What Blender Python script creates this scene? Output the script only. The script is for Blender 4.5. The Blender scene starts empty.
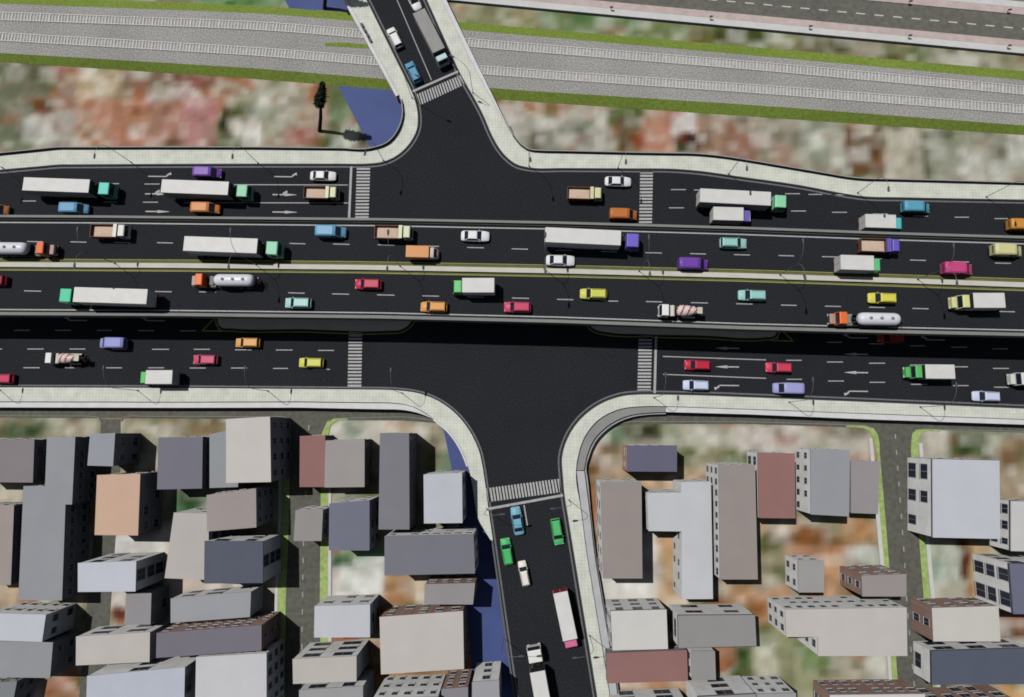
import bpy, bmesh, math, random
from mathutils import Vector, Quaternion, noise
from mathutils.geometry import tessellate_polygon
random.seed(7)
S = bpy.context.scene
COL = S.collection

# ------------------------------------------------------------------ camera
W_, H_ = 1024, 697
F_ = 650.0                      # focal length in pixels
CAMZ = 117.0
NAD = (530.0, 430.0)            # where straight down falls in the picture
dcam = Vector((NAD[0] - 512, -(NAD[1] - 348.5), -F_)).normalized()
Q = dcam.rotation_difference(Vector((0, 0, -1)))
CP = Vector((0, 0, CAMZ))
cam_d = bpy.data.cameras.new('camera')
cam_d.sensor_width = 36.0
cam_d.lens = F_ / W_ * 36.0
cam_d.clip_start = 1.0
cam_d.clip_end = 6000
cam = bpy.data.objects.new('camera', cam_d)
COL.objects.link(cam)
cam.location = CP
cam.rotation_mode = 'QUATERNION'
cam.rotation_quaternion = Q
S.camera = cam

def at(px, py, z=0.0):
    """measured picture point -> metres on the level z"""
    r = Q @ Vector(((px - 512) / F_, -(py - 348.5) / F_, -1.0))
    t = (z - CAMZ) / r.z
    p = CP + r * t
    return Vector((p.x, p.y, z))

# ------------------------------------------------------------------ light
world = bpy.data.worlds.new('World')
S.world = world
world.use_nodes = True
wn = world.node_tree.nodes
bg = wn['Background']
sky = wn.new('ShaderNodeTexSky')
sky.sky_type = 'NISHITA'
sky.sun_disc = False
SUN = Vector((-0.414, 0.32, 1.0))
sky.sun_elevation = math.atan2(1.0, math.hypot(SUN.x, SUN.y))
sky.sun_rotation = math.atan2(SUN.x, SUN.y)
hs = wn.new('ShaderNodeHueSaturation')
hs.inputs['Saturation'].default_value = 0.5     # less blue sky, so its fill stays neutral
world.node_tree.links.new(sky.outputs[0], hs.inputs['Color'])
world.node_tree.links.new(hs.outputs[0], bg.inputs[0])
bg.inputs[1].default_value = 0.05
sun_d = bpy.data.lights.new('sun', 'SUN')
sun_d.energy = 5.0
sun_d.angle = math.radians(0.5)
sun_d.color = (1.0, 0.972, 0.93)
sun = bpy.data.objects.new('sun', sun_d)
COL.objects.link(sun)
sun.location = (-60, 40, 150)
sun.rotation_mode = 'QUATERNION'
sun.rotation_quaternion = (-SUN).to_track_quat('-Z', 'Y')
S.view_settings.view_transform = 'Standard'
S.view_settings.look = 'None'
S.view_settings.exposure = -0.47
S.view_settings.gamma = 1.0
S.render.engine = 'CYCLES'
S.cycles.diffuse_bounces = 0
S.cycles.pixel_filter_type = 'BLACKMAN_HARRIS'
S.cycles.filter_width = 1.75

# ------------------------------------------------------------------ materials
KLIT = 1.13
def s2l(c):
    c /= 255.0
    return c / 12.92 if c <= 0.04045 else ((c + 0.055) / 1.055) ** 2.4
def rgb(r, g, b, k=None):
    k = k or KLIT
    return tuple(min(0.85, s2l(x) / k) for x in (r, g, b)) + (1.0,)

_mats = {}
def mat(name, c, rough=0.7, metal=0.0, noise_amt=0.06, scale=1.5, coat=0.0, spec=0.3, bump=0.0):
    key = (name, c, rough, metal, noise_amt, scale, coat)
    if key in _mats:
        return _mats[key]
    m = bpy.data.materials.new(name)
    m.use_nodes = True
    nt = m.node_tree
    b = nt.nodes['Principled BSDF']
    b.inputs['Roughness'].default_value = rough
    b.inputs['Metallic'].default_value = metal
    b.inputs['Specular IOR Level'].default_value = spec
    b.inputs['Coat Weight'].default_value = coat
    if noise_amt > 0:
        tc = nt.nodes.new('ShaderNodeTexCoord')
        n = nt.nodes.new('ShaderNodeTexNoise')
        n.inputs['Scale'].default_value = scale
        n.inputs['Detail'].default_value = 5.0
        nt.links.new(tc.outputs['Object'], n.inputs['Vector'])
        r = nt.nodes.new('ShaderNodeMapRange')
        r.inputs['From Min'].default_value = 0.3
        r.inputs['From Max'].default_value = 0.7
        r.inputs['To Min'].default_value = 1.0 - noise_amt
        r.inputs['To Max'].default_value = 1.0 + noise_amt
        nt.links.new(n.outputs['Fac'], r.inputs['Value'])
        mx = nt.nodes.new('ShaderNodeVectorMath')
        mx.operation = 'SCALE'
        mx.inputs[0].default_value = c[:3]
        nt.links.new(r.outputs[0], mx.inputs['Scale'])
        nt.links.new(mx.outputs[0], b.inputs['Base Color'])
    else:
        b.inputs['Base Color'].default_value = c
    _mats[key] = m
    return m

def brick_mat(name, c1, c2, mortar, scale, ratio=0.02, rough=0.8, square=False):
    m = bpy.data.materials.new(name)
    m.use_nodes = True
    nt = m.node_tree
    b = nt.nodes['Principled BSDF']
    b.inputs['Roughness'].default_value = rough
    b.inputs['Specular IOR Level'].default_value = 0.2
    tc = nt.nodes.new('ShaderNodeTexCoord')
    br = nt.nodes.new('ShaderNodeTexBrick')
    br.inputs['Scale'].default_value = scale
    if square:
        br.offset = 0.0; br.inputs['Brick Width'].default_value = .32; br.inputs['Row Height'].default_value = .32
    br.inputs['Color1'].default_value = c1
    br.inputs['Color2'].default_value = c2
    br.inputs['Mortar'].default_value = mortar
    br.inputs['Mortar Size'].default_value = ratio
    nt.links.new(tc.outputs['Object'], br.inputs['Vector'])
    n = nt.nodes.new('ShaderNodeTexNoise')
    n.inputs['Scale'].default_value = 0.6
    n.inputs['Detail'].default_value = 6
    nt.links.new(tc.outputs['Object'], n.inputs['Vector'])
    r = nt.nodes.new('ShaderNodeMapRange')
    r.inputs['From Min'].default_value = 0.3
    r.inputs['From Max'].default_value = 0.7
    r.inputs['To Min'].default_value = 0.9
    r.inputs['To Max'].default_value = 1.1
    nt.links.new(n.outputs['Fac'], r.inputs['Value'])
    mx = nt.nodes.new('ShaderNodeVectorMath')
    mx.operation = 'SCALE'
    nt.links.new(br.outputs['Color'], mx.inputs[0])
    nt.links.new(r.outputs[0], mx.inputs['Scale'])
    nt.links.new(mx.outputs[0], b.inputs['Base Color'])
    return m

def grain_mat(name, cols, scale, rough=0.9, detail=3.0, big=0.08, spec=0.2):
    """granular ground: fine noise through a ramp, with slow broad variation"""
    m = bpy.data.materials.new(name)
    m.use_nodes = True
    nt = m.node_tree
    b = nt.nodes['Principled BSDF']
    b.inputs['Roughness'].default_value = rough
    b.inputs['Specular IOR Level'].default_value = spec
    tc = nt.nodes.new('ShaderNodeTexCoord')
    n = nt.nodes.new('ShaderNodeTexNoise')
    n.inputs['Scale'].default_value = scale
    n.inputs['Detail'].default_value = detail
    nt.links.new(tc.outputs['Object'], n.inputs['Vector'])
    ra = nt.nodes.new('ShaderNodeValToRGB')
    e = ra.color_ramp.elements
    e[0].position, e[0].color = 0.33, cols[0]
    e[1].position, e[1].color = 0.67, cols[-1]
    if len(cols) == 3:
        x = e.new(0.5); x.color = cols[1]
    nt.links.new(n.outputs['Fac'], ra.inputs[0])
    n2 = nt.nodes.new('ShaderNodeTexNoise')
    n2.inputs['Scale'].default_value = 0.08
    n2.inputs['Detail'].default_value = 4
    nt.links.new(tc.outputs['Object'], n2.inputs['Vector'])
    r = nt.nodes.new('ShaderNodeMapRange')
    r.inputs['From Min'].default_value = 0.3
    r.inputs['From Max'].default_value = 0.7
    r.inputs['To Min'].default_value = 1 - big
    r.inputs['To Max'].default_value = 1 + big
    nt.links.new(n2.outputs['Fac'], r.inputs['Value'])
    mx = nt.nodes.new('ShaderNodeVectorMath')
    mx.operation = 'SCALE'
    nt.links.new(ra.outputs[0], mx.inputs[0])
    nt.links.new(r.outputs[0], mx.inputs['Scale'])
    nt.links.new(mx.outputs[0], b.inputs['Base Color'])
    return m

M_ASPH = grain_mat('asphalt', [rgb(29, 31, 35), rgb(38, 40, 44), rgb(48, 50, 54)], 4.5, detail=4, big=0.06, spec=0.08)
M_DECK = grain_mat('deck_asphalt', [rgb(31, 33, 37), rgb(39, 41, 45), rgb(48, 50, 54)], 5.0, detail=4, big=0.05, spec=0.08)
M_STREET = grain_mat('street_asphalt', [rgb(84, 84, 77), rgb(93, 93, 86), rgb(100, 100, 93)], 1.2, detail=5)
M_BACKROAD = grain_mat('back_road_asphalt', [rgb(92, 92, 86), rgb(99, 99, 93), rgb(106, 106, 100)], 1.2, detail=5)
M_PAVE = brick_mat('pavement_tiles', rgb(202, 205, 195), rgb(207, 209, 201), rgb(191, 195, 184), 0.55, 0.03, square=True)
M_PINK = brick_mat('pink_paving', rgb(190, 174, 172), rgb(184, 168, 166), rgb(176, 162, 158), 0.8, 0.02)
M_LPAVE = mat('light_concrete_paving', rgb(196, 197, 196), 0.85, noise_amt=0.06, scale=0.7)
M_KERB = mat('kerb_stone', rgb(92, 94, 94), 0.85)
M_DKERB = mat('dark_kerb', rgb(60, 62, 62), 0.85)
M_WALL = mat('parapet_concrete', rgb(206, 206, 208), 0.8, noise_amt=0.07, scale=0.5)
M_WALLG = mat('grey_parapet_concrete', rgb(136, 137, 136), 0.85, noise_amt=0.08, scale=0.5)
M_WALLSHADE = mat('shaded_wall_face', rgb(70, 72, 74), 0.85)  # parapet sides: their shade is put into the colour
M_RAILG = mat('bridge_parapet', rgb(128, 129, 127), 0.8, noise_amt=0.06, scale=0.5)
M_MEDIAN = mat('median_concrete', rgb(194, 192, 182), 0.8, noise_amt=0.06, scale=0.6)
M_ISLE = mat('island_concrete', rgb(196, 192, 180), 0.85, noise_amt=0.08, scale=0.4)
M_WHITE = mat('white_road_paint', rgb(164, 164, 166), 0.7, noise_amt=0.18, scale=2.5)
M_WHITE2 = mat('bright_road_paint', rgb(172, 172, 174), 0.7, noise_amt=0.15, scale=2.5)
M_YELLOW = mat('yellow_road_paint', rgb(148, 150, 74), 0.7, noise_amt=0.12, scale=2)
M_OLIVE = mat('olive_gutter', rgb(96, 98, 66), 0.85, noise_amt=0.15, scale=0.8)
M_GRASS = grain_mat('verge_grass', [rgb(101, 119, 46), rgb(112, 131, 54), rgb(122, 142, 64)], 2.2, detail=6, big=0.08)
M_LGRASS = grain_mat('light_verge_grass', [rgb(138, 160, 92), rgb(152, 174, 106), rgb(164, 184, 118)], 1.3, detail=8)
M_BALLAST = grain_mat('ballast', [rgb(116, 116, 114), rgb(146, 146, 144), rgb(176, 176, 174)], 4.0, detail=8, big=0.1)
M_SLEEPER = mat('sleeper_concrete', rgb(192, 191, 188), 0.85, noise_amt=0.12, scale=1.0)
M_RAIL = mat('steel_rail', rgb(206, 204, 200), 0.6, noise_amt=0.05)
M_TBED = grain_mat('track_ballast', [rgb(142, 142, 140), rgb(160, 160, 157), rgb(178, 177, 174)], 2.2, detail=6)
M_WATER = mat('canal_water', rgb(72, 85, 134), 0.5, noise_amt=0.07, scale=0.25, spec=0.06)
M_LAMP = mat('lamp_steel', rgb(112, 116, 122), 0.5, metal=0.2, noise_amt=0.03)
M_LAMPH = mat('lamp_housing', rgb(66, 70, 78), 0.5, noise_amt=0.03)
M_LENS = mat('lamp_lens', rgb(190, 190, 180), 0.3, noise_amt=0)
M_TIRE = mat('tyre_rubber', (0.012, 0.012, 0.012, 1), 0.9, noise_amt=0.05)
M_GLASS = mat('vehicle_glass', (0.012, 0.016, 0.03, 1), 0.08, noise_amt=0, spec=0.5)
M_CHASSIS = mat('chassis_steel', (0.02, 0.02, 0.022, 1), 0.7, noise_amt=0.1)
M_BUMPER = mat('bumper_plastic', (0.03, 0.03, 0.035, 1), 0.6, noise_amt=0.05)
M_LIGHT = mat('headlight_glass', (0.75, 0.75, 0.7, 1), 0.2, noise_amt=0)
M_TAIL = mat('tail_light_red', (0.4, 0.01, 0.01, 1), 0.3, noise_amt=0)
M_TANK = mat('tank_white', rgb(214, 216, 226), 0.3, noise_amt=0.04, coat=0.2)
M_CARGO = mat('cargo_white', rgb(206, 206, 205), 0.55, noise_amt=0.045, scale=0.8)
M_CARGOG = mat('cargo_grey', rgb(140, 140, 138), 0.6, noise_amt=0.06, scale=0.8)
M_SAND = mat('sand_load', rgb(200, 177, 158), 0.95, noise_amt=0.08, scale=2.5)
M_BEDB = mat('tipper_brown', rgb(112, 78, 60), 0.7, noise_amt=0.1)
M_PANE = mat('window_pane', rgb(46, 52, 70), 0.3, noise_amt=0.1, scale=0.8, spec=0.15)
M_FRAME = mat('window_frame_pale', rgb(176, 176, 176), 0.6, noise_amt=0)

# ------------------------------------------------------------------ mesh helper
def link(o, parent=None):
    COL.objects.link(o)
    if parent is not None:
        o.parent = parent
    return o

class MB:
    def __init__(s):
        s.v, s.f, s.m, s.sm = [], [], [], []
    def add(s, vs, fs, mi=0, smooth=False):
        o = len(s.v)
        s.v += [tuple(p) for p in vs]
        for f in fs:
            s.f.append([i + o for i in f]); s.m.append(mi); s.sm.append(smooth)
    def box(s, x0, x1, y0, y1, z0, z1, mi=0):
        s.frus((x0, x1, y0, y1, z0), (x0, x1, y0, y1, z1), mi)
    def frus(s, a, b, mi=0):
        v = [(a[0], a[2], a[4]), (a[1], a[2], a[4]), (a[1], a[3], a[4]), (a[0], a[3], a[4]),
             (b[0], b[2], b[4]), (b[1], b[2], b[4]), (b[1], b[3], b[4]), (b[0], b[3], b[4])]
        s.add(v, [(3, 2, 1, 0), (4, 5, 6, 7), (0, 1, 5, 4), (1, 2, 6, 5), (2, 3, 7, 6), (3, 0, 4, 7)], mi)
    def loft(s, rings, mi=0, smooth=True, cap=True):
        n = len(rings[0]); v = []; f = []
        for r in rings: v += list(r)
        for k in range(len(rings) - 1):
            for i in range(n):
                j = (i + 1) % n
                f.append((k * n + i, k * n + j, (k + 1) * n + j, (k + 1) * n + i))
        s.add(v, f, mi, smooth)
        if cap:
            s.add(rings[0], [tuple(range(n))[::-1]], mi)
            s.add(rings[-1], [tuple(range(n))], mi)
    def cyl(s, p0, p1, r0, r1=None, n=12, mi=0, smooth=True):
        s.tube([p0, p1], [r0, r0 if r1 is None else r1], n, mi, smooth)
    def tube(s, pts, rad, n=8, mi=0, smooth=True):
        pts = [Vector(p) for p in pts]; rings = []
        for i, p in enumerate(pts):
            d = (pts[min(i + 1, len(pts) - 1)] - pts[max(i - 1, 0)]).normalized()
            u = d.cross(Vector((0.013, 1, 0.02)))
            if u.length < 0.05: u = d.cross(Vector((1, 0, 0)))
            u.normalize(); w = d.cross(u)
            rings.append([p + (u * math.cos(2 * math.pi * k / n) + w * math.sin(2 * math.pi * k / n)) * rad[i] for k in range(n)])
        s.loft(rings, mi, smooth)
    def quad(s, a, b, c, d, mi=0, t=0.012):
        """thin panel on the face a b c d (counter-clockwise from outside)"""
        a, b, c, d = map(Vector, (a, b, c, d))
        n = (b - a).cross(d - a).normalized() * t
        v = [a - n, b - n, c - n, d - n, a + n, b + n, c + n, d + n]
        s.add(v, [(3, 2, 1, 0), (4, 5, 6, 7), (0, 1, 5, 4), (1, 2, 6, 5), (2, 3, 7, 6), (3, 0, 4, 7)], mi)
    def mesh(s, name, mats):
        me = bpy.data.meshes.new(name)
        me.from_pydata(s.v, [], s.f)
        if not isinstance(mats, (list, tuple)): mats = [mats]
        for m in mats: me.materials.append(m)
        for p, mi, sm in zip(me.polygons, s.m, s.sm):
            p.material_index = mi; p.use_smooth = sm
        bm = bmesh.new(); bm.from_mesh(me)
        bmesh.ops.recalc_face_normals(bm, faces=bm.faces)
        bm.to_mesh(me); bm.free()
        return me
    def build(s, name, mats, parent=None, bevel=0.0):
        o = bpy.data.objects.new(name, s.mesh(name, mats))
        link(o, parent)
        if bevel:
            b = o.modifiers.new('bevel', 'BEVEL'); b.width = bevel; b.segments = 2
            b.limit_method = 'ANGLE'; b.angle_limit = math.radians(40)
        return o

def tag(o, label=None, cat=None, group=None, kind=None):
    if label: o['label'] = label
    if cat: o['category'] = cat
    if group: o['group'] = group
    if kind: o['kind'] = kind
    return o
def empty(name, loc=(0, 0, 0), rz=0.0):
    o = bpy.data.objects.new(name, None)
    o.empty_display_size = 0.3
    link(o); o.location = loc; o.rotation_euler = (0, 0, rz)
    return o

# ------------------------------------------------------------------ polylines
def cr(pts, step=1.5):
    """Catmull-Rom through points, about one vertex every `step` metres"""
    pts = [Vector(p) for p in pts]; out = []
    P = [pts[0] * 2 - pts[1]] + pts + [pts[-1] * 2 - pts[-2]]
    for i in range(1, len(P) - 2):
        a, b, c, d = P[i - 1:i + 3]
        n = max(1, int((c - b).length / step))
        for k in range(n):
            t = k / n
            # centripetal-like damping for very uneven spacing
            l0, l1, l2 = max((b - a).length, .01), max((c - b).length, .01), max((d - c).length, .01)
            m1 = ((c - b) / l1 * l0 + (b - a) / l0 * l1) / (l0 + l1) * l1
            m2 = ((d - c) / l2 * l1 + (c - b) / l1 * l2) / (l1 + l2) * l1
            h = (2*t**3 - 3*t**2 + 1, t**3 - 2*t**2 + t, -2*t**3 + 3*t**2, t**3 - t**2)
            out.append(b * h[0] + m1 * h[1] + c * h[2] + m2 * h[3])
    out.append(pts[-1])
    return out
def line(px, z, step=1.5):
    P = [at(x, y, z) for x, y in px]; D = [P[0]]
    for a, b in zip(P, P[1:]):
        l = (b - a).length
        if l > 11: D += [a.lerp(b, 3.0 / l), a.lerp(b, 1 - 3.0 / l)]
        D.append(b)
    return cr(D, step)
def resample(poly, n):
    L = [0]
    for a, b in zip(poly, poly[1:]): L.append(L[-1] + (b - a).length)
    out = []; j = 0
    for k in range(n):
        t = L[-1] * k / (n - 1)
        while j < len(poly) - 2 and L[j + 1] < t: j += 1
        s = (t - L[j]) / max(1e-6, L[j + 1] - L[j])
        out.append(poly[j].lerp(poly[j + 1], min(1, max(0, s))))
    return out
def offset(poly, d):
    out = []
    for i, p in enumerate(poly):
        t = poly[min(i + 1, len(poly) - 1)] - poly[max(i - 1, 0)]
        t.z = 0; t.normalize()
        out.append(p + Vector((-t.y, t.x, 0)) * d)
    return out
def atz(poly, z):
    return [Vector((p.x, p.y, z)) for p in poly]
def add_strip(mb, A, B, mi=0):
    n = len(A)
    mb.add(list(A) + list(B), [(i, i + 1, n + i + 1, n + i) for i in range(n - 1)], mi)
def add_solid(mb, A, B, z0, z1, mi=0, mside=None):
    """strip between polylines A and B with top at z1 and skirts down to z0"""
    if mside is None: mside = mi
    add_strip(mb, atz(A, z1), atz(B, z1), mi)
    add_strip(mb, atz(A, z0), atz(A, z1), mside)
    add_strip(mb, atz(B, z0), atz(B, z1), mside)
    for i in (0, -1):
        mb.add([Vector((A[i].x, A[i].y, z0)), Vector((B[i].x, B[i].y, z0)), Vector((B[i].x, B[i].y, z1)), Vector((A[i].x, A[i].y, z1))], [(0, 1, 2, 3)], mside)
def add_poly(mb, poly, z, mi=0):
    pl = atz(poly, z)
    tr = tessellate_polygon([pl])
    mb.add(pl, [tuple(t) for t in tr], mi)
def add_prism(mb, poly, z0, z1, mtop=0, mside=0, bottom=False):
    add_poly(mb, poly, z1, mtop)
    n = len(poly)
    v = atz(poly, z0) + atz(poly, z1)
    mb.add(v, [(i, (i + 1) % n, n + (i + 1) % n, n + i) for i in range(n)], mside)
    if bottom: add_poly(mb, poly, z0, mside)
def up_normals(o):
    bm = bmesh.new(); bm.from_mesh(o.data)
    for f in bm.faces:
        f.normal_update()
        if f.normal.z < -1e-4: f.normal_flip()
    bm.to_mesh(o.data); bm.free()
    return o
# ================================================================== THE GROUND
RZ = 2.0          # level of the main carriageways above the town ground
BZ = 10.2          # flyover deck
RAILZ = 1.0       # railway formation

PATCH = [  # town ground seen from above: soft blocks of colour  (x0,y0,x1,y1, r,g,b)
 (-60,60,50,100,126,128,108),(-60,100,30,150,138,140,122),(28,108,57,148,166,158,148),(24,116,55,143,200,200,190),
 (33,101,56,112,104,80,70),(53,68,66,80,156,90,84),(56,88,77,150,166,152,142),(78,72,120,97,186,162,122),(76,98,150,147,192,128,102),
 (148,96,216,147,188,126,112),(120,70,168,90,148,118,102),(162,72,216,89,152,98,88),(146,88,192,101,192,172,166),(110,112,146,124,180,122,90),
 (186,100,216,147,196,134,134),(80,90,110,100,196,170,140),
 (222,105,234,141,88,82,62),(231,118,243,139,206,202,188),(243,104,263,128,152,152,132),(244,118,264,146,216,214,208),(262,86,284,146,164,160,136),
 (255,92,276,116,190,190,174),(270,90,302,122,168,160,138),(283,124,318,146,176,114,104),(300,100,330,126,176,150,130),(328,84,347,152,112,134,98),
 (345,96,362,116,120,150,110),(344,124,362,149,176,190,172),(356,112,374,152,72,88,70),
 (496,104,522,152,194,184,174),(512,118,562,152,164,160,146),(530,128,553,152,112,108,92),(534,116,556,130,196,190,180),(560,108,612,152,178,174,160),(575,125,590,150,150,150,140),
 (608,106,642,124,96,116,70),(616,116,642,152,122,106,86),(632,134,646,152,150,84,60),(641,116,674,154,198,128,106),(650,108,674,120,206,160,140),
 (674,110,697,136,204,198,192),(674,135,702,155,78,64,60),(699,114,728,160,168,132,112),(708,120,720,132,190,170,150),(724,118,762,168,164,118,104),(735,120,755,132,190,178,160),
 (758,118,802,166,168,158,142),(770,130,786,140,130,120,100),(800,118,848,174,172,174,156),(806,130,826,150,190,196,180),(846,126,886,176,122,92,74),(858,122,872,136,190,184,168),
 (884,126,924,182,188,180,160),(922,128,930,184,110,112,92),(928,128,962,184,146,150,130),(940,130,956,140,100,96,84),(958,132,1002,186,174,174,158),(966,150,980,184,196,194,184),(1000,136,1080,190,168,168,150),(1008,136,1020,148,110,104,90),
 (460,-20,520,36,152,152,114),(500,4,542,32,154,152,112),(540,6,612,34,112,138,92),(575,4,600,20,90,140,90),(606,14,644,34,92,134,76),(600,24,625,34,150,120,90),(640,14,692,42,122,144,96),(690,18,802,52,118,122,82),
 (712,24,762,44,88,98,60),(770,28,800,44,150,150,110),(800,28,902,64,134,130,104),(830,36,850,52,100,96,76),(855,40,885,56,160,150,130),(900,44,1080,80,144,144,112),(905,46,930,64,110,120,80),(940,52,1000,70,168,164,142),
 (-60,-40,205,6,150,146,116),(30,-10,64,6,196,192,184),(196,-10,290,8,92,146,84),
 (-60,418,102,442,152,156,132),(0,424,42,440,92,114,88),(50,420,98,436,180,176,152),(118,418,222,442,150,140,116),(126,420,150,432,190,184,160),(148,424,172,438,198,188,168),(188,420,222,440,150,130,100),
 (328,420,442,442,204,200,188),(384,421,412,433,206,180,152),(343,424,360,438,140,166,142),(424,422,458,452,168,160,136),(440,450,470,490,100,130,104),
 (-60,482,24,506,192,182,156),(112,534,164,556,218,218,218),(172,488,210,514,96,136,106),(185,496,205,512,70,110,80),(-60,584,20,604,206,176,146),(18,672,88,700,164,104,72),(56,674,80,692,196,140,124),(70,676,100,690,110,90,60),
 (110,592,128,610,214,210,206),(112,606,128,622,126,84,66),(125,620,160,640,180,160,140),(170,574,270,604,204,186,170),(200,582,240,592,226,214,204),
 (330,552,386,602,220,222,218),(331,552,354,570,54,96,54),(338,548,384,556,120,160,110),(384,574,426,604,202,154,108),(394,580,414,592,166,106,62),(414,580,430,600,214,190,160),(368,634,384,664,196,154,128),(372,664,470,690,196,130,90),
 (596,420,625,455,148,166,142),(622,424,662,446,116,114,98),(590,424,612,442,176,190,170),(588,440,607,474,208,178,162),(583,464,600,492,150,100,74),(586,484,602,532,198,128,96),(586,526,600,582,204,140,110),(600,444,626,482,176,146,116),(610,430,626,444,120,150,120),(660,424,694,448,172,172,150),
 (690,424,742,446,178,178,158),(700,428,720,440,206,200,184),(738,424,802,454,206,194,186),(776,433,804,447,168,118,104),(800,428,874,456,188,184,168),(820,424,860,438,150,140,124),
 (618,468,706,496,204,164,128),(640,478,680,494,214,176,140),(640,530,664,606,228,224,220),(660,528,684,606,208,160,110),(596,576,656,606,226,222,216),(655,590,690,612,212,164,118),
 (708,576,762,618,152,124,94),(720,580,745,596,180,150,110),(733,588,790,624,208,150,110),(745,600,765,618,176,110,76),
 (755,518,802,536,198,164,134),(765,534,862,548,112,94,64),(783,545,884,562,188,134,102),(843,518,878,542,194,144,100),(822,552,862,606,208,154,114),(848,548,882,574,176,186,174),(800,526,830,540,150,110,80),(845,556,866,572,150,130,110),
 (742,632,832,700,152,156,114),(758,646,778,692,194,190,166),(798,646,832,668,120,148,92),(782,660,800,690,170,166,130),(828,654,888,690,172,168,144),(868,654,888,684,200,200,186),(733,648,752,684,84,104,70),(640,680,700,700,196,140,96),(596,676,640,694,200,150,110),
 (912,418,1080,462,152,152,132),(950,434,986,458,88,100,72),(924,424,948,456,194,188,172),(990,420,1010,446,170,176,150),(998,440,1080,504,168,144,114),(1000,450,1018,468,130,100,76),
 (926,540,962,604,188,194,178),(930,562,948,584,132,162,142),(940,580,962,602,176,170,150),(958,538,980,578,112,58,48),(972,540,992,602,208,174,124),(998,612,1080,644,130,82,64),(1010,616,1024,630,170,120,96),(1000,684,1080,720,220,170,104),
]
PW = []
for (x0, y0, x1, y1, r, g, b) in PATCH:
    c0 = at((x0 + x1) / 2, y0); c1 = at((x0 + x1) / 2, y1); a0 = at(x0, (y0 + y1) / 2); a1 = at(x1, (y0 + y1) / 2)
    gr_ = .3 * r + .59 * g + .11 * b; r, g, b = [v + (gr_ - v) * .34 for v in (r, g, b)]
    PW.append((a0.x, a1.x, c1.y, c0.y, rgb(r, g, b)[:3]))
BASE = [rgb(112, 118, 92)[:3], rgb(150, 146, 124)[:3], rgb(176, 168, 152)[:3], rgb(164, 122, 102)[:3]]
CELL = [rgb(*q)[:3] for q in ((214, 218, 212), (196, 202, 190), (84, 96, 72), (58, 66, 50), (150, 100, 80), (176, 178, 166), (112, 128, 98), (84, 74, 62), (222, 222, 216))]
def sst(t): t = max(0.0, min(1.0, t)); return t * t * (3 - 2 * t)
def ground_col(x, y):
    n = noise.noise((x * .11, y * .11, 3.1)) + .5 * noise.noise((x * .28, y * .28, 7.7))
    t = max(0, min(2.999, (n * 1.5 + .5) * 3)); i = int(t); f = sst(t - i)
    c = [BASE[i][k] * (1 - f) + BASE[i + 1][k] * f for k in range(3)]
    wx = x + .9 * noise.noise((x * .35, y * .35, 1.0)); wy = y + .9 * noise.noise((x * .35, y * .35, 5.0))
    B = 1.05
    for (x0, x1, y0, y1, pc) in PW:
        if wx < x0 - B or wx > x1 + B or wy < y0 - B or wy > y1 + B: continue
        a = sst((wx - x0 + B) / (2 * B)) * sst((x1 + B - wx) / (2 * B)) * sst((wy - y0 + B) / (2 * B)) * sst((y1 + B - wy) / (2 * B)) * .92
        for k in range(3): c[k] = c[k] * (1 - a) + pc[k] * a
    m = 1 + .2 * noise.noise((x * .55, y * .55, 11.0)) + .10 * noise.noise((x * 1.3, y * 1.3, 15.0))
    for sx, sy, seed, st in ((3.6, 3.0, 3, .5), (1.9, 1.7, 11, .34)):
        u, v_ = x / sx, y / sy; iu, iv = math.floor(u), math.floor(v_); fu, fv = u - iu, v_ - iv
        fu, fv = sst((fu - .22) / .56), sst((fv - .22) / .56)
        acc = [0, 0, 0]; al = 0
        for di, wi in ((0, 1 - fu), (1, fu)):
            for dj, wj in ((0, 1 - fv), (1, fv)):
                r = random.Random((iu + di) * 92821 + (iv + dj) * 68917 + seed); w = wi * wj
                pc = CELL[r.randrange(len(CELL))]; a = r.random() ** 2 * st; al += w * a
                for k in range(3): acc[k] += w * a * pc[k]
        c = [cv * (1 - al) + ac for cv, ac in zip(c, acc)]
    return [max(0.015, (.265 + (v - .30) * 1.12) * m) for v in c]
def axis(lo, hi, st):
    r = [lo + st * i for i in range(int((hi - lo) / st) + 1)]
    return [-2500, -900, -400, -220, -150] + r + [150 + 0, 220, 400, 900, 2500] if False else [-2500, -900, -400, -220, min(-150, lo - 20)] + r + [max(150, r[-1] + 20), 220, 400, 900, 2500]
gx = axis(-112, 108, 0.7); gy = axis(-62, 88, 0.7)
gv = [(x, y, 0.0) for y in gy for x in gx]
nx = len(gx)
gf = [(j * nx + i, j * nx + i + 1, (j + 1) * nx + i + 1, (j + 1) * nx + i) for j in range(len(gy) - 1) for i in range(nx - 1)]
gm = bpy.data.meshes.new('ground'); gm.from_pydata(gv, [], gf)
ca = gm.color_attributes.new('ground_colour', 'FLOAT_COLOR', 'POINT')
buf = []
for (x, y, z) in gv: buf += ground_col(x, y) + [1.0]
ca.data.foreach_set('color', buf)
m = bpy.data.materials.new('town_ground'); m.use_nodes = True
nt = m.node_tree; b = nt.nodes['Principled BSDF']; b.inputs['Roughness'].default_value = .95; b.inputs['Specular IOR Level'].default_value = .1
an = nt.nodes.new('ShaderNodeAttribute'); an.attribute_name = 'ground_colour'
nt.links.new(an.outputs['Color'], b.inputs['Base Color'])
gm.materials.append(m)
ground = link(bpy.data.objects.new('ground', gm)); tag(ground, kind='structure')

def sheet(name, polys, z, m, parent=None, kind='structure'):
    mb = MB()
    for p in polys: add_poly(mb, p, z)
    o = up_normals(mb.build(name, m, parent))
    if kind and parent is None: tag(o, kind=kind)
    return o
def pxpoly(px, z): return [at(x, y, z) for x, y in px]

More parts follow.
